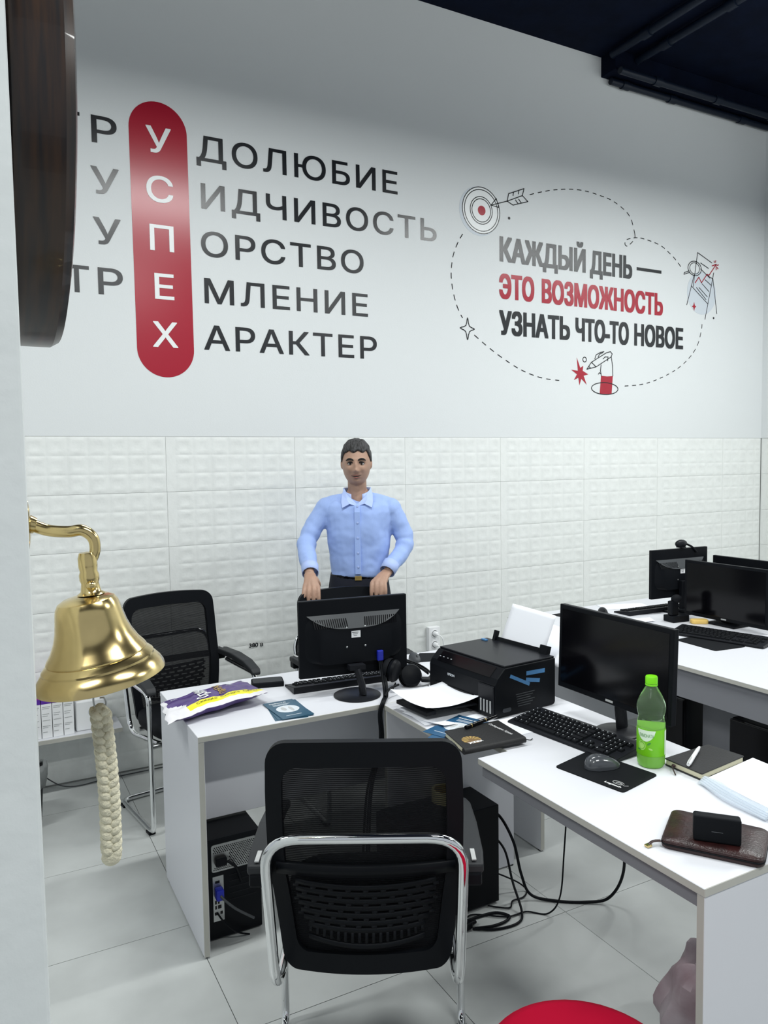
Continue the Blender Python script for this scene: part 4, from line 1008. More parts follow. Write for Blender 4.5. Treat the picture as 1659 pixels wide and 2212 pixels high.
MB().tube([(-.10, -.09, .03), (-.12, -.11, .008), (-.07, -.14, .006), (.01, -.14, .006), (.03, -.12, .006)], .003, 6, smooth=6).build('headphone_cord', 'black', hp, smooth=60)

# cable bundle at the inner corner
cb = thing('cable_bundle', 'bundle of black cables dropping through the inner corner of the desks', 'cable', (1.31, 2.44, DT))
for q, (dx, dy) in enumerate(((0, 0), (.008, -.004), (.014, .003))):
    MB().tube([(1.352+dx, 2.60, DT+.14-.02*q), (1.345+dx, 2.56, DT+.05), (1.318+dx, 2.50+dy, DT+.014), (1.282+dx*.8, 2.450, DT+.010), (1.262+dx*.7, 2.438, DT-.03), (1.262+dx, 2.44, DT-.15), (1.235+dx*1.5, 2.50, DT-.36), (1.22+dx*2, 2.52, .02)], .0042 if q else .005, 7, smooth=7).build('cable', 'black', cb, world=True, smooth=60)
MB().tube([(1.31, 2.48, DT+.018), (1.34, 2.50, DT+.035), (1.39, 2.52, DT+.04)], .0048, 7, smooth=5).build('cable', 'black', cb, world=True, smooth=60)

# ------------------------------------------------------------------ things on the right desk
sheet('white sheet beside the far keyboard on the right-hand desk', (3.42, 3.36, DT), R(-20), lambda a, b_: (-.15+.3*a, -.08+.16*b_, .001))
sheet('white sheet near the stand of the small monitor on the right-hand desk', (3.19, 3.02, DT), R(-30), lambda a, b_: (-.05+.12*a, -.05+.10*b_, .002+.012*max(0, a-.5)))
sp = MB().prism(rrect(-.045, .045, -.028, .028, .02), 0, .022).build('sponge', 'sponge', bevel=.006, seg=3); sp.location = (3.40, 2.80, DT); sp.rotation_euler = (0, 0, R(-30)); tag(sp, 'yellow sponge on the right-hand desk under the edge monitor', 'sponge')
ph = thing('phone_dock', 'black boxy dock on the right-hand desk below the small monitor', 'dock', (3.345, 2.905, DT), R(-6))
MB().box(-.055, .055, -.04, .04, 0, .035).build('base', 'black', ph, bevel=.004)
MB().box(-.05, .0, -.02, .015, .035, .115).build('holder', 'black', ph, bevel=.006)
MB().ell((-.01, -.01, .125), (.032, .024, .024), 12, 8).build('head', 'black_m', ph, smooth=180)

# ------------------------------------------------------------------ computer towers
def tower(label, loc, rz, W=.19, Dp=.40, H=.37, rear=True):
    """rear faces -Y locally"""
    o = thing('computer_tower', label, 'computer', loc, rz)
    MB().box(-W/2, W/2, 0, Dp, .008, H).build('case', 'black', o, bevel=.003)
    MB().box(-W/2+.002, W/2-.002, Dp, Dp+.02, .01, H-.002).build('front_panel', 'black_g', o, bevel=.004)
    for x in (-W/2+.03, W/2-.03):
        for y in (.04, Dp-.04): MB().lathe([(.012, 0), (.012, .009)], 10, T(x, y, 0)).build('foot', 'black', o)
    if rear:
        x0, x1, z0, z1 = -W/2+.018, W/2-.018, H-.115, H-.018
        MB().prism(rrect(x0, x1, z0, z1, .008), 0, .002, RX(R(90))).build('power_supply_plate', 'steel', o)
        mb = MB(); r = 0
        z = z0+.008
        while z < z1-.005:
            x = x0+.008+(.0035 if r % 2 else 0)
            while x < x1-.006:
                if not (x < x0+.062 and z0+.018 < z < z1-.030): mb.prism(circ(x, z, .0024, 6), .0021, .0024, RX(R(90)))
                x += .007
            z += .006; r += 1
        tag(mb.build('vent_holes', 'black_g', o), kind='stuff')
        MB().box(x0+.01, x0+.05, -.025, -.002, z0+.026, z0+.055).build('power_plug', 'black', o, bevel=.005)
        MB().tube([(x0+.05, -.02, z0+.04), (x0+.075, -.03, z0+.02), (x0+.088, -.02, z0-.01), (x0+.10, -.012, z0-.05)], .005, 8, smooth=5).build('mains_lead', 'black', o, smooth=60)
        MB().box(-W/2+.02, -W/2+.058, -.003, 0, H-.29, H-.13).build('port_panel', 'steel', o)
        mb = MB()
        for (x, z, a, b_) in ((.026, -.222, .006, .012), (.036, -.222, .006, .012), (.026, -.240, .006, .012), (.036, -.240, .012, .012), (.024, -.262, .012, .010), (.044, -.262, .008, .010), (.028, -.150, .016, .008)):
            mb.cbox((-W/2+x+a/2, -.0035, H+z), (a, .001, b_))
        mb.build('ports', 'black_g', o)
        MB().box(-W/2+.024, -W/2+.052, -.035, -.003, H-.205, H-.165).build('video_plug', 'blue', o, bevel=.006)
        MB().tube([(-W/2+.038, -.033, H-.185), (-W/2+.055, -.045, H-.205), (-W/2+.09, -.05, H-.24), (-W/2+.15, -.045, H-.29)], .0045, 8, smooth=5).build('video_cable', 'dgrey', o, smooth=60)
        MB().tube([(-W/2+.034, -.004, H-.262), (-W/2+.05, -.03, H-.285), (-W/2+.09, -.03, H-.33), (-W/2+.14, -.02, H-.36)], .003, 8, smooth=5).build('cable', 'black', o, smooth=60)
        mb = MB()
        for q in range(5): mb.box(-W/2+.08, W/2-.02, -.0012, 0, H-.14-q*.022, H-.137-q*.022)
        mb.build('slot_covers', 'black_s', o)
    return o
tower('black computer tower under the left desk, its rear with blue plug visible', (.733, 2.535, 0), 0, .195, .36, .362)
tower('black computer tower under the front desk with yellow tape on top', (1.655, 2.335, 0), R(90), .185, .40, .378, False)
for x, y, wh in ((2.98, 2.46, 'farthest of four'), (2.95, 2.00, 'second farthest of four'), (2.95, 1.77, 'third farthest of four'), (2.95, 1.54, 'nearest of four')):  # towers and plinths added so the shaded space under the desk comes out black
    tower('black computer tower added to fill the shade under the right-hand desk, '+wh, (x+.25, y, .10), R(90), .20, .44, .46, False)
    o = MB().box(x-.22, x+.28, y-.11, y+.11, 0, .10).build('plinth', 'black'); tag(o, 'low black plinth added to darken the space under the right-hand desk, below the tower that is '+wh, 'plinth')
tp = thing('tape_roll', 'roll of yellow tape on the tower under the front desk', 'tape', (1.50, 2.37, .379))
MB().lathe([(.040, 0), (.050, 0), (.050, .045), (.040, .045), (.040, 0)], 36, caps=False).build('tape', 'tape', tp, smooth=40)
MB().lathe([(.0385, .001), (.0400, .001), (.0400, .044), (.0385, .044), (.0385, .001)], 36, caps=False).build('core', 'tape_in', tp, smooth=40)

# cords below the desk
def cord(label, pts, r=.0035, mt='black', name='loose_cord', k=9):
    o = MB().tube(pts, r, 7, smooth=k).build(name, mt, smooth=60); return tag(o, label, 'cord')
cord('thick black cord hanging from the front desk and looping along the floor', [(1.66, 2.33, .315), (1.70, 2.30, .30), (1.72, 2.24, .22), (1.74, 2.22, .10), (1.77, 2.20, .02), (1.84, 2.14, .006), (1.93, 2.08, .006), (2.00, 2.03, .03), (2.01, 1.97, .16), (1.93, 1.90, .40), (1.86, 1.86, .60), (1.85, 1.85, .74)], .0055)
cord('thin black cord hanging from the front desk to the floor', [(1.80, 2.02, .74), (1.81, 2.04, .50), (1.80, 2.05, .25), (1.79, 2.06, .08), (1.76, 2.09, .008), (1.70, 2.14, .006), (1.62, 2.15, .006), (1.52, 2.22, .006), (1.46, 2.20, .006)], .003)
cord('black cord looping from the tower rear down onto the floor', [(1.665, 2.34, .20), (1.69, 2.33, .21), (1.71, 2.28, .17), (1.70, 2.22, .08), (1.68, 2.14, .012), (1.63, 2.10, .006), (1.54, 2.11, .006), (1.47, 2.15, .008)], .0045)
cord('black cord lying in a flat loop next to the tower', [(1.46, 2.20, .006), (1.53, 2.20, .006), (1.60, 2.19, .006), (1.63, 2.15, .006), (1.60, 2.13, .006), (1.54, 2.13, .006), (1.48, 2.15, .006)], .005)
cord('thin black cord from the lower tower rear curling over the floor', [(1.665, 2.30, .09), (1.72, 2.29, .06), (1.77, 2.27, .03), (1.79, 2.25, .006), (1.75, 2.22, .006), (1.70, 2.22, .006), (1.66, 2.19, .006), (1.60, 2.24, .006)], .003)
plg = thing('power_plug', 'black power plug lying on the floor beside the front chair', 'plug', (1.455, 2.165, 0), R(10))
MB().cbox((0, 0, .015), (.04, .028, .024)).build('plug_body', 'black', plg, bevel=.005)
MB().tube([(.02, 0, .014), (.045, 0, .012)], [.009, .006], 8).build('plug_sleeve', 'black', plg, smooth=50)

# ------------------------------------------------------------------ shelf, boxes, bin at the left
sh = thing('low_shelf', 'low white shelf board along the back wall at the left', 'shelf', (.1, 4.1, .28))
board(sh, 'shelf_board', -.8, .60, 4.0, 4.212, .300, .322, [(1, -1)])
for x in (-.5, .50): board(sh, 'bracket', x, x+.018, 4.03, 4.212, .20, .300)
BXL = [('leftmost', .20), ('second from the left', .25), ('third from the left', .30), ('rightmost', .35)]
for i, (wd_, x) in enumerate(BXL):
    o = thing('archive_box', 'white printed carton with purple top on the low shelf, %s' % wd_, 'box', (x, 4.03, .3225), 0, 'purple-topped cartons on the low shelf')
    MB().box(-.0235, .0235, 0, .12, 0, .170).build('carton', 'white', o, bevel=.001)
    MB().box(-.0237, .0237, -.0004, .1204, .170, .196).build('lid', 'purp2', o, bevel=.001)
    MB().box(-.0237, .0237, -.0004, .1204, .196, .204).build('lid_band', 'magenta', o)
    mb = MB()
    for q, (z, w_) in enumerate(((.155, .036), (.147, .03), (.120, .030), (.110, .024), (.088, .034), (.060, .034), (.052, .024), (.030, .020))): mb.box(-.019, -.019+w_, -.0012, -.0004, z, z+.0025)
    tag(mb.build('printed_lines', 'lgrey', o), kind='stuff')
o = thing('plastic_box', 'frosted white plastic box with blue mark on the low shelf', 'box', (.455, 4.05, .3225))
MB().box(-.07, .07, 0, .12, 0, .15).build('tub', 'white', o, bevel=.006)
MB().prism(circ(0, 0, .022, 20), 0, .001, T(.01, 0, .09) @ RX(R(90))).build('mark', 'vinyl_b', o)
bn = thing('waste_bin', 'black waste bin with grey liner behind the partition at the left', 'bin', (.108, 3.80, 0))
MB().lathe([(.085, 0), (.088, .005), (.105, .255), (.098, .255), (.082, .01), (.002, .008)], 28).build('bin_body', 'black', bn, smooth=40)
def lin(a, b_):
    an = 2*math.pi*a; q = [(.100, .245), (.110, .262), (.118, .250), (.118, .215), (.113, .19)][min(4, int(b_*4.001))]
    n_ = noise.noise(Vector((math.cos(an)*3, math.sin(an)*3, b_*3)))
    r = q[0]+n_*.018*(1 if b_ > 0 else .3); return (r*math.cos(an), r*math.sin(an), q[1]+.03*noise.noise(Vector((math.cos(an)*2.5, math.sin(an)*2.5, 7))) + (.03 if b_ < .6 else 0))
MB().grid(lin, 48, 5, True).build('bin_liner', 'binbag', bn, smooth=180, solid=.001)
cord('thin grey cable drooping along the floor by the back wall', [(.20, 4.17, .12), (.26, 4.16, .06), (.32, 4.15, .02), (.40, 4.15, .006), (.55, 4.17, .006), (.9, 4.18, .006)], .003, 'dgrey', 'floor_cable')

# crumpled bag and stool at the bottom
pb_ = thing('plastic_bag', 'crumpled mauve plastic bag on the floor inside the front desk end', 'bag', (1.75, 1.40, 0))
def cr(a, b_):
    an = 2*math.pi*a; ph = (b_-.5)*math.pi*.98; c = math.cos(ph); n_ = noise.noise(Vector((math.cos(an)*2.2*c, math.sin(an)*2.2*c, b_*3.5)))
    r = 1+.45*n_; return (1.775+.125*c*math.cos(an)*r, 1.40+.125*c*math.sin(an)*r, max(.03, .135+.13*math.sin(ph)*(1+.5*n_)+.05*math.cos(an)*c))
MB().grid(cr, 36, 22, True).build('bag_body', 'mauve', pb_, world=True, smooth=35)
MB().prism([(1.70, 1.31), (1.84, 1.30), (1.86, 1.46), (1.73, 1.48)], 0, .06).build('bag_base', 'teal', pb_, world=True)
rs = thing('round_stool', 'red round upholstered stool at the bottom edge of the photo', 'stool', (.975, 1.052, 0))
mb = MB(); mb.lathe([(.001, .435), (.170, .435), (.188, .445), (.197, .465), (.190, .488), (.165, .499), (.08, .503), (.001, .504)], 48); mb.build('cushion', 'red', rs, smooth=60)
for a in (45, 135, 225, 315):
    c, s = math.cos(R(a)), math.sin(R(a)); MB().tube([(c*.13, s*.13, .436), (c*.20, s*.20, 0)], .011, 10).build('leg', 'chrome', rs, smooth=60)
MB().tube([(.165*math.cos(R(a)), .165*math.sin(R(a)), .20) for a in range(0, 360, 12)], .008, 8, closed=True).build('foot_ring', 'chrome', rs, smooth=60)

# ------------------------------------------------------------------ wall clock and bell on the partition
ck = thing('wall_clock', 'large round dark wooden wall clock seen edge-on at the top left', 'clock', (.0445, 1.172, 2.11))
cm = RY(R(90))
MB().lathe([(.275, 0), (.288, .004), (.290, .012), (.290, .056), (.284, .066), (.262, .070), (.235, .060), (.228, .030)], 96, cm, caps=False).build('wooden_rim', 'wood', ck, smooth=30)
MB().lathe([(.001, .020), (.229, .020), (.229, .030), (.001, .030)], 64, cm).build('dial', 'white', ck, smooth=30)
mb = MB()
for k in range(12): mb.box(.030, .0308, -.004, .004, .185, .215, RX(R(30*k)))
mb.build('hour_marks', 'black', ck)
MB().box(.032, .033, -.006, .006, -.02, .12, RX(R(-50))).build('hour_hand', 'black', ck)
MB().box(.034, .035, -.004, .004, -.02, .18, RX(R(40))).build('minute_hand', 'black', ck)
MB().lathe([(.001, .050), (.232, .050), (.232, .052), (.001, .052)], 48, cm).build('glass', mat('glass', (1, 1, 1), .02, trans=1, ior=1.1), ck, smooth=30)

be = thing('brass_bell', 'polished brass bell on a curved bracket with a braided rope pull', 'bell', (.0445, .965, 1.585))
MB().lathe([(.001, 0), (.017, 0), (.020, .002), (.019, .005), (.010, .007), (.001, .0075)], 24, Matrix.Diagonal((1, 1, 1.55, 1)) @ RY(R(90)), caps=True).build('wall_plate', 'brass', be, smooth=50)
BP = [(.000, 0, .000), (.010, 0, -.002), (.026, -.004, -.008), (.046, -.010, -.010), (.061, -.014, -.009), (.072, -.016, -.018), (.074, -.017, -.032), (.070, -.017, -.044), (.064, -.017, -.052)]
MB().tube(BP, [.0085, .0072, .0068, .0068, .0068, .0066, .0062, .0060, .0058], 14, smooth=6).build('bracket_arm', 'brass', be, smooth=60)
MB().tube([(.005, 0, .0), (.012, 0, -.002)], [.011, .009], 14).build('arm_collar', 'brass', be, smooth=50)
TB = T(.0645, -.017, -.037) @ RY(R(-4))
MB().lathe([(.001, .003), (.0085, .002), (.0105, -.004), (.0108, -.014), (.0098, -.020), (.0112, -.024), (.0112, -.030), (.0098, -.034), (.0115, -.044), (.016, -.047), (.001, -.047)], 20, TB).build('hanger', 'brass', be, smooth=50)
MB().ell((.0, -.010, -.036), (.006, .006, .006), 10, 8, TB).build('hanger_bolt', 'brass', be, smooth=180)
s_ = .000535
prof = [(0, 3), (22, 4), (48, 9), (60, 16), (66, 27), (69, 40), (72, 58), (76, 80), (83, 104), (94, 128), (104, 143), (107, 149), (106, 153), (112, 158), (119, 166), (119, 171), (123, 175), (132, 188), (137, 200), (138, 209), (134, 211), (128, 206), (112, 180), (92, 145), (76, 110), (66, 60), (60, 26), (30, 14), (1, 12)]
BT = T(.0605, -.017, -.083) @ RY(R(-8.5))
MB().lathe([(max(.5, r)*s_, -z*s_*.92) for r, z in prof], 72, BT).build('bell_body', 'brass', be, smooth=28)
MB().ell((0, 0, -.098), (.011, .011, .013), 14, 8, BT).tube([(0, 0, -.02), (0, 0, -.10)], .003, 8, mtx=BT).build('clapper', 'brass', be, smooth=60)
hk = MB(); RB = Vector((.0715, -.018, -.190))
hk.tube([RB+Vector((.006, 0, .020)), RB+Vector((.007, 0, .004)), RB+Vector((.001, 0, -.004)), RB+Vector((-.005, 0, -.012)), RB+Vector((-.006, 0, -.024)), RB+Vector((-.003, 0, -.031)), RB+Vector((.004, 0, -.033)), RB+Vector((.008, 0, -.027)), RB+Vector((.006, 0, -.020)), RB+Vector((.001, 0, -.019))], .0011, 8, smooth=6)
hk.build('hook', 'steel', be, smooth=60)
mb = MB(); r0 = RB+Vector((.001, 0, -.033)); Lr = .182
for ph in range(3):
    pts = []
    for i in range(121):
        t = i/120; th_ = t*2*math.pi*6.2+ph*2*math.pi/3
        am_ = 1 if t < .97 else .7
        sway = Vector((.003*math.sin(t*3.0)+.006*t, 0, 0))
        pts.append(r0+sway+Vector((.0072*math.sin(th_)*am_, .0052*math.sin(2*th_)*am_, -Lr*t)))
    mb.tube(pts, .0056, 8)
mb.ell(tuple(r0+Vector((.0, 0, -.006))), (.0095, .008, .014), 12, 8).ell(tuple(r0+Vector((.0065, 0, -Lr))), (.012, .010, .011), 12, 8)
mb.build('rope_pull', 'rope', be, smooth=60)

# ------------------------------------------------------------------ the man
pm = thing('person', 'man in light blue shirt and dark trousers standing with hands on a chair', 'person', (1.82, 3.73, 0), R(-28))
def sring(u, d, z, rx, ry, n=28, p=2.3, tilt=0):
    out = []
    for k in range(n):
        a = 2*math.pi*k/n; c, s = math.cos(a), math.sin(a)
        out.append((u+rx*math.copysign(abs(c)**(2/p), c), d+ry*math.copysign(abs(s)**(2/p), s), z+tilt*min(0, s)*(1-abs(c)**2*.3)))
    return out
def torso(g):
    rows = [(.985, .152, .106, 0), (1.04, .150, .104, 0), (1.10, .154, .108, .002), (1.18, .164, .114, .002), (1.26, .173, .119, .003), (1.33, .180, .120, .004), (1.385, .187, .113, .004), (1.42, .182, .100, .004), (1.446, .150, .086, .004), (1.470, .108, .072, .004), (1.490, .076, .066, .002), (1.505, .067, .062, 0)]
    return [sring(u, .0, z, rx+g, ry+g, tilt=0 if z < 1.44 else (z-1.44)*1.5) for z, rx, ry, u in rows]
def limb(mb, pts, rad, g=0, n=14, k=5): mb.tube(pts, [r+g for r in rad], n, smooth=k)
SR, ER, WR = (-.172, .0, 1.405), (-.272, -.07, 1.235), (-.238, -.305, 1.088)
SL, EL, WL = (.180, .0, 1.40), (.252, -.01, 1.215), (.158, -.158, 1.078)
headC = Vector((-.003, -.012, 1.648))
# head surface
def head(a, b_):
    an = 2*math.pi*a; ph = (b_-.5)*math.pi*.985; c = math.cos(ph); s = math.sin(ph)
    c = c**.78 if s > 0 else c**.74
    x = math.sin(an)*c; y = -math.cos(an)*c; z = s          # an=0 faces the viewer (-Y)
    X = .0765*x; Y = .094*y; Z = .118*z
    fr = max(0, -y)
    if z < 0:
        k = 1-.05*(-z)**1.3; X *= k
        Y *= 1-.16*(-z)
        if z < -.5: X *= 1-.14*(-z-.5)
    if y > 0: Y *= 1.05; 
    if z > .2: X *= 1+.03*(z-.2)
    def G(cx, cz, sx, sz): return math.exp(-((X-cx)/sx)**2-((Z-cz)/sz)**2)*(1 if y < 0 else 0)
    d = 0
    d += .022*G(0, -.038, .0100, .012)          # nose tip
    d += .012*G(0, -.012, .0075, .020)           # bridge
    d += .006*G(.013, -.042, .006, .006)+.006*G(-.013, -.042, .006, .006)
    d -= .0110*G(.031, -.002, .016, .010)+.0110*G(-.031, -.002, .016, .010)
    d += .006*G(.030, .020, .024, .008)+.006*G(-.030, .020, .024, .008)
    d += .0065*G(.042, -.032, .016, .016)+.0065*G(-.042, -.032, .016, .016)
    d += .0055*G(0, -.060, .020, .005)+.006*G(0, -.073, .017, .005)-.003*G(0, -.066, .028, .0022)
    d -= .003*G(.030, -.056, .004, .012)+.003*G(-.030, -.056, .004, .012)
    d -= .004*G(0, -.084, .02, .005)
    d += .011*G(0, -.098, .020, .016)
    Y -= d
    return (headC.x+X, headC.y+Y, headC.z+Z)
body = MB()
body.grid(head, 96, 80, True)
nvh = len(body.v); body.f.append(list(range(95, -1, -1))); body.mi.append(0); body.f.append(list(range(nvh-96, nvh))); body.mi.append(0)
body.tube([(-.002, .012, 1.40), (-.002, .020, 1.49), (-.003, .020, 1.59)], [.062, .0515, .051], 20, smooth=4)
for sx in (-1, 1):   # ears
    body.ell((0, 0, 0), (.007, .016, .031), 12, 8, T(headC.x+sx*.0775, headC.y+.008, headC.z+.0) @ RZ(R(sx*22)) @ RX(R(-6)))
body.loft(torso(-.012))
for S, E, Wp in ((SR, ER, WR), (SL, EL, WL)): limb(body, [S, E, Wp], [.045, .040, .036, .030, .024], 0)
def hips(g): return [sring(0, .005, z, rx+g, ry+g) for z, rx, ry in ((1.06, .150, .102), (1.0, .160, .11), (.93, .170, .118), (.86, .172, .118), (.82, .165, .11))]
body.loft(hips(-.010))
LG = [[(sx*.088, .005, .88), (sx*.10, .0, .66), (sx*.105, .01, .48), (sx*.112, .02, .28), (sx*.115, .02, .09)] for sx in (-1, 1)]
for P in LG: limb(body, P, [.085, .075, .056, .052, .038], -.004)
for sx in (-1, 1): body.ell((sx*.118, -.035, .045), (.042, .115, .035), 14, 8)
# hands
def hand(W_, side, K0, spread, drop, fd):
    """W_ wrist, K0 = centre of knuckles, fingers drop down in front"""
    W_ = Vector(W_); K0 = Vector(K0); ax = Vector((1, 0, 0))
    for q in range(4):
        off = (q-1.5)*spread*side
        kn = K0+Vector((off, -abs(q-1.5)*-.002, -.004*abs(q-1.2)))
        body.tube([W_+Vector((off*.35, 0, 0)), W_.lerp(kn, .5)+Vector((0, 0, .004)), kn], [.019, .018, .0128], 10, sx=1.0, sy=.9, smooth=4)
        L = (.066, .074, .070, .056)[q]*drop
        p1 = kn+Vector((off*.08, -.016, -.016)); p2 = p1+Vector((off*.05, -.008*fd, -L*.45)); p3 = p2+Vector((0, .003*fd, -L*.42))
        body.tube([kn, p1, p2, p3], [.0122, .0108, .0102, .0084], 10, smooth=4)
        body.ell(tuple(p3), (.0078, .0078, .0085), 10, 6)
    th0 = W_.lerp(K0, .35)+Vector((-side*.030, .0, -.004)); body.tube([W_.lerp(K0, .15)+Vector((-side*.012, 0, 0)), th0, th0+Vector((-side*.012, .012, -.026)), th0+Vector((-side*.006, .022, -.046))], [.015, .0125, .0105, .008], 10, smooth=4)
hand(WR, -1, (-.226, -.366, 1.036), .0225, 1.0, 1)
hand(WL, 1, (.108, -.236, 1.036), .0215, .95, 1)
bo = body.build('body', 'skin', pm, remesh=.0042, sm=2)
# shirt
sh_ = MB(); sh_.loft([r for r in torso(.003)[1:-1]])
CR_ = (-.240, -.268, 1.104); CL_ = (.164, -.144, 1.092)
def wrk(P0_, P1, P2, r):
    P = spline([Vector(P0_), Vector(P1), Vector(P2)], 16); out = []
    rr = []
    for i, p in enumerate(P):
        t = i/(len(P)-1); k = r[0]+(r[1]-r[0])*min(1, t*2) if t < .5 else r[1]+(r[2]-r[1])*(t-.5)*2
        k += .0035*math.sin(i*1.15)*math.exp(-((t-.5)/.2)**2)+.0022*math.sin(i*2.0+1)*math.exp(-((t-.9)/.1)**2)
        rr.append(k)
    return P, rr
for S, E, C_ in ((SR, ER, CR_), (SL, EL, CL_)):
    P, rr = wrk(S, E, C_, (.060, .050, .039)); sh_.tube(P, rr, 18)
    sh_.ell(S, (.056, .066, .058), 16, 10)
for sx in (-1, 1): sh_.tube([(sx*.07, .005, 1.450), (sx*.13, .003, 1.432), (sx*.180, .0, 1.398)], [.036, .048, .050], 16, smooth=4)
so_ = sh_.build('shirt', 'shirt', pm, remesh=.006, sm=3)
tx = bpy.data.textures.new('folds', 'CLOUDS'); tx.noise_scale = .10; tx.noise_depth = 2
q = so_.modifiers.new('folds', 'DISPLACE'); q.texture = tx; q.strength = .017; q.mid_level = .5; q.texture_coords = 'LOCAL'
def fr(x, z): return -.112 if z < 1.40 else -.112+(z-1.40)*.55
# placket, buttons, collar, cuffs
MB().loft([[(.0+dx, fr(0, z)-.012-(.004 if .1 < 1 else 0), z) for dx in (-.015, .015)]+[(.0+dx, fr(0, z)+.01, z) for dx in (.015, -.015)] for z in (1.06, 1.15, 1.25, 1.33, 1.39, 1.425)]).build('placket', 'shirt', so_, bevel=.002)
for z in (1.42, 1.335, 1.255, 1.175, 1.10): MB().lathe([(.0055, 0), (.0055, .002), (.001, .0025)], 12, T(.002, fr(0, z)-.018, z) @ RX(R(90))).build('button', 'shirt_w', so_, smooth=40)
def patch(name, quads, mt, th=.003, sub=1):
    mb = MB()
    for P in quads: mb.add(P, [tuple(range(len(P)))])
    o = mb.build(name, mt, so_, solid=th); return o
# neck opening: skin-coloured V is the body itself, the collar stands around it
mb = MB()
def coll(a, b_):
    th_ = math.pi*1.5+R(24)+R(312)*a; fz = min(0, math.sin(th_))
    r_x = .071+.003*b_; r_y = .066+.003*b_
    return (-.002+r_x*math.cos(th_), .002+r_y*math.sin(th_)+.016*fz, 1.476+.040*b_+.055*fz*(1-.35*b_))
mb.grid(coll, 28, 4).build('collar', 'shirt_w', so_, smooth=180, solid=.004)
for sx in (-1, 1):
    q_ = [(sx*.071, -.018, 1.514), (sx*.082, -.045, 1.478), (sx*.084, -.088, 1.440), (sx*.078, -.112, 1.412), (sx*.040, -.108, 1.432), (sx*.004, -.100, 1.420), (sx*.008, -.092, 1.436), (sx*.050, -.064, 1.476)]
    if sx < 0: q_ = q_[::-1]
    c_ = Vector((sx*.054, -.086, 1.455)); mb = MB(); mb.add(q_+[tuple(c_)], [(i, (i+1) % 8, 8) for i in range(8)]); mb.build('collar_flap', 'shirt_w', so_, solid=.005)
for Wp, E, C_ in ((WR, ER, CR_), (WL, EL, CL_)):
    d = (Vector(Wp)-Vector(E)).normalized(); c = Vector(C_); MB().tube([c-d*.035, c-d*.01, c+d*.024], [.0435, .0425, .041], 20, caps=False).build('cuff', 'shirt_w', so_, smooth=60, solid=.003)
# trousers, belt, shoes
tr = MB(); tr.loft(hips(.004)[0:]); 
for P in LG: limb(tr, P, [.088, .080, .062, .062, .058], 0, 18)
to = tr.build('trousers', 'trouser', pm, remesh=.010, sm=3)
bl_ = MB(); bl_.loft([sring(0, .004, z, .1545, .1085, 40) for z in (1.022, 1.050)]); bl_.build('belt', 'black_g', pm)
MB().cbox((.0, -.107, 1.036), (.036, .008, .024)).build('belt_buckle', 'gold', pm, bevel=.002)
for sx in (-1, 1):
    MB().loft([[(sx*.118+rx*math.cos(a), -.035+ry*math.sin(a), z) for a in [2*math.pi*k/24 for k in range(24)]] for z, rx, ry in ((.0, .048, .135), (.02, .050, .138), (.05, .048, .125), (.085, .042, .085), (.10, .04, .07))]).build('shoe', 'black', pm, smooth=50)
# face details
HC = headC-Vector((0, 0, .0125))
for sx in (-1, 1):
    e = MB().ell((HC.x+sx*.031, HC.y-.0755, HC.z+.010), (.0135, .010, .0078), 18, 12).build('eye', 'eyew', pm, smooth=180)
    MB().ell((HC.x+sx*.030, HC.y-.0835, HC.z+.0102), (.0062, .003, .0064), 14, 8).build('iris', 'iris', e, smooth=180)
    MB().tube([(HC.x+sx*.0150, HC.y-.0835, HC.z+.011), (HC.x+sx*.023, HC.y-.0885, HC.z+.0185), (HC.x+sx*.034, HC.y-.0875, HC.z+.0185), (HC.x+sx*.046, HC.y-.0775, HC.z+.0120)], [.0014, .0036, .0036, .0016], 8, smooth=5).build('upper_lid', 'brow', pm, smooth=60)
    MB().tube([(HC.x+sx*.012, HC.y-.0935, HC.z+.028), (HC.x+sx*.028, HC.y-.0935, HC.z+.0345), (HC.x+sx*.041, HC.y-.0865, HC.z+.0335), (HC.x+sx*.053, HC.y-.0745, HC.z+.027)], [.0036, .0056, .0052, .0018], 8, sx=.8, smooth=5).build('eyebrow', 'brow', pm, smooth=60)
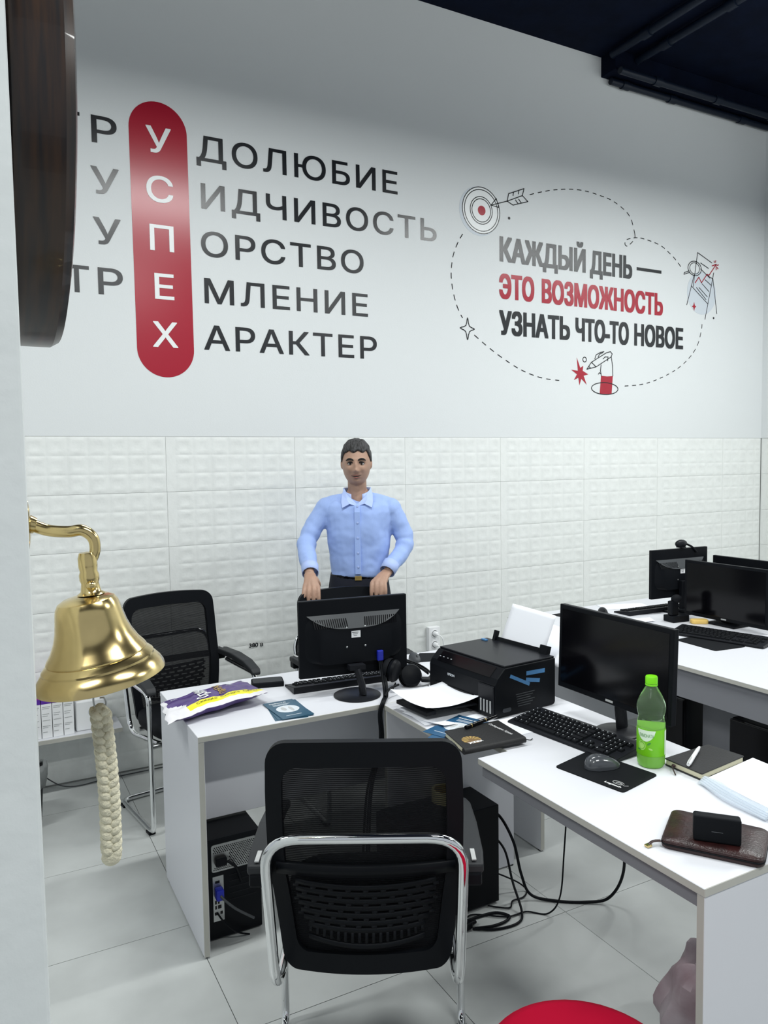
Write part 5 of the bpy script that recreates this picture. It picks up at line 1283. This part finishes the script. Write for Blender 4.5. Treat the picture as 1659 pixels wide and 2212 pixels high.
MB().tube([(HC.x-.027, HC.y-.0765, HC.z-.0535), (HC.x-.010, HC.y-.0905, HC.z-.0570), (HC.x+.002, HC.y-.0925, HC.z-.0570), (HC.x+.014, HC.y-.0895, HC.z-.0555), (HC.x+.029, HC.y-.0740, HC.z-.0500)], [.0008, .0022, .0024, .0022, .0008], 8, smooth=6).build('mouth', 'brow', pm, smooth=60)
MB().tube([(HC.x-.018, HC.y-.083, HC.z-.0605), (HC.x+.001, HC.y-.0935, HC.z-.0640), (HC.x+.020, HC.y-.081, HC.z-.0590)], [.001, .0042, .001], 10, sx=.8, smooth=7).build('lower_lip', 'lip', pm, smooth=60)
MB().tube([(HC.x-.018, HC.y-.084, HC.z-.0535), (HC.x+.001, HC.y-.0945, HC.z-.0515), (HC.x+.020, HC.y-.082, HC.z-.0515)], [.001, .0030, .001], 10, sx=.8, smooth=7).build('upper_lip', 'lip', pm, smooth=60)
HC = headC
# hair cap
hb = MB()
def hair(a, b_):
    an = 2*math.pi*a; fa = math.cos(an)  # 1 = front
    side = abs(math.sin(an))
    low = .060 if fa > .55 else (.060-.075*((.55-fa)/.75)**.7 if fa > -.2 else -.015-.05*min(1, (-.2-fa)/.4))
    low += .005*math.sin(an*9)*(1 if fa > .4 else 0)
    zr = low/.118; ph0 = math.asin(max(-.9, min(.9, zr))); ph = ph0+(math.pi/2*.99-ph0)*b_
    c = math.cos(ph); s = math.sin(ph); g = .004+.012*max(0, s)**1.5+.004*max(0, fa)*math.sin(math.pi*min(1, b_*1.2))*1.2
    c = c**.78 if s > 0 else c**.9
    x = math.sin(an)*c; y = -math.cos(an)*c
    n_ = noise.noise(Vector((x*6, y*6, s*6)))*.0035
    X = (.0765*(1+.02))*x; Y = .094*y*(1.05 if y > 0 else 1); Z = .118*s
    gg = (g+n_)*(1 if b_ > .02 else .25)
    return (HC.x+X*(1+gg/.0765), HC.y+Y*(1+gg/.094), HC.z+Z*(1+gg/.118*.9))
hb.grid(hair, 72, 24, True); hb.f.append(list(range(23*72, 24*72))); hb.mi.append(0)
hb.build('hair', 'hair', pm, smooth=180, solid=.003)
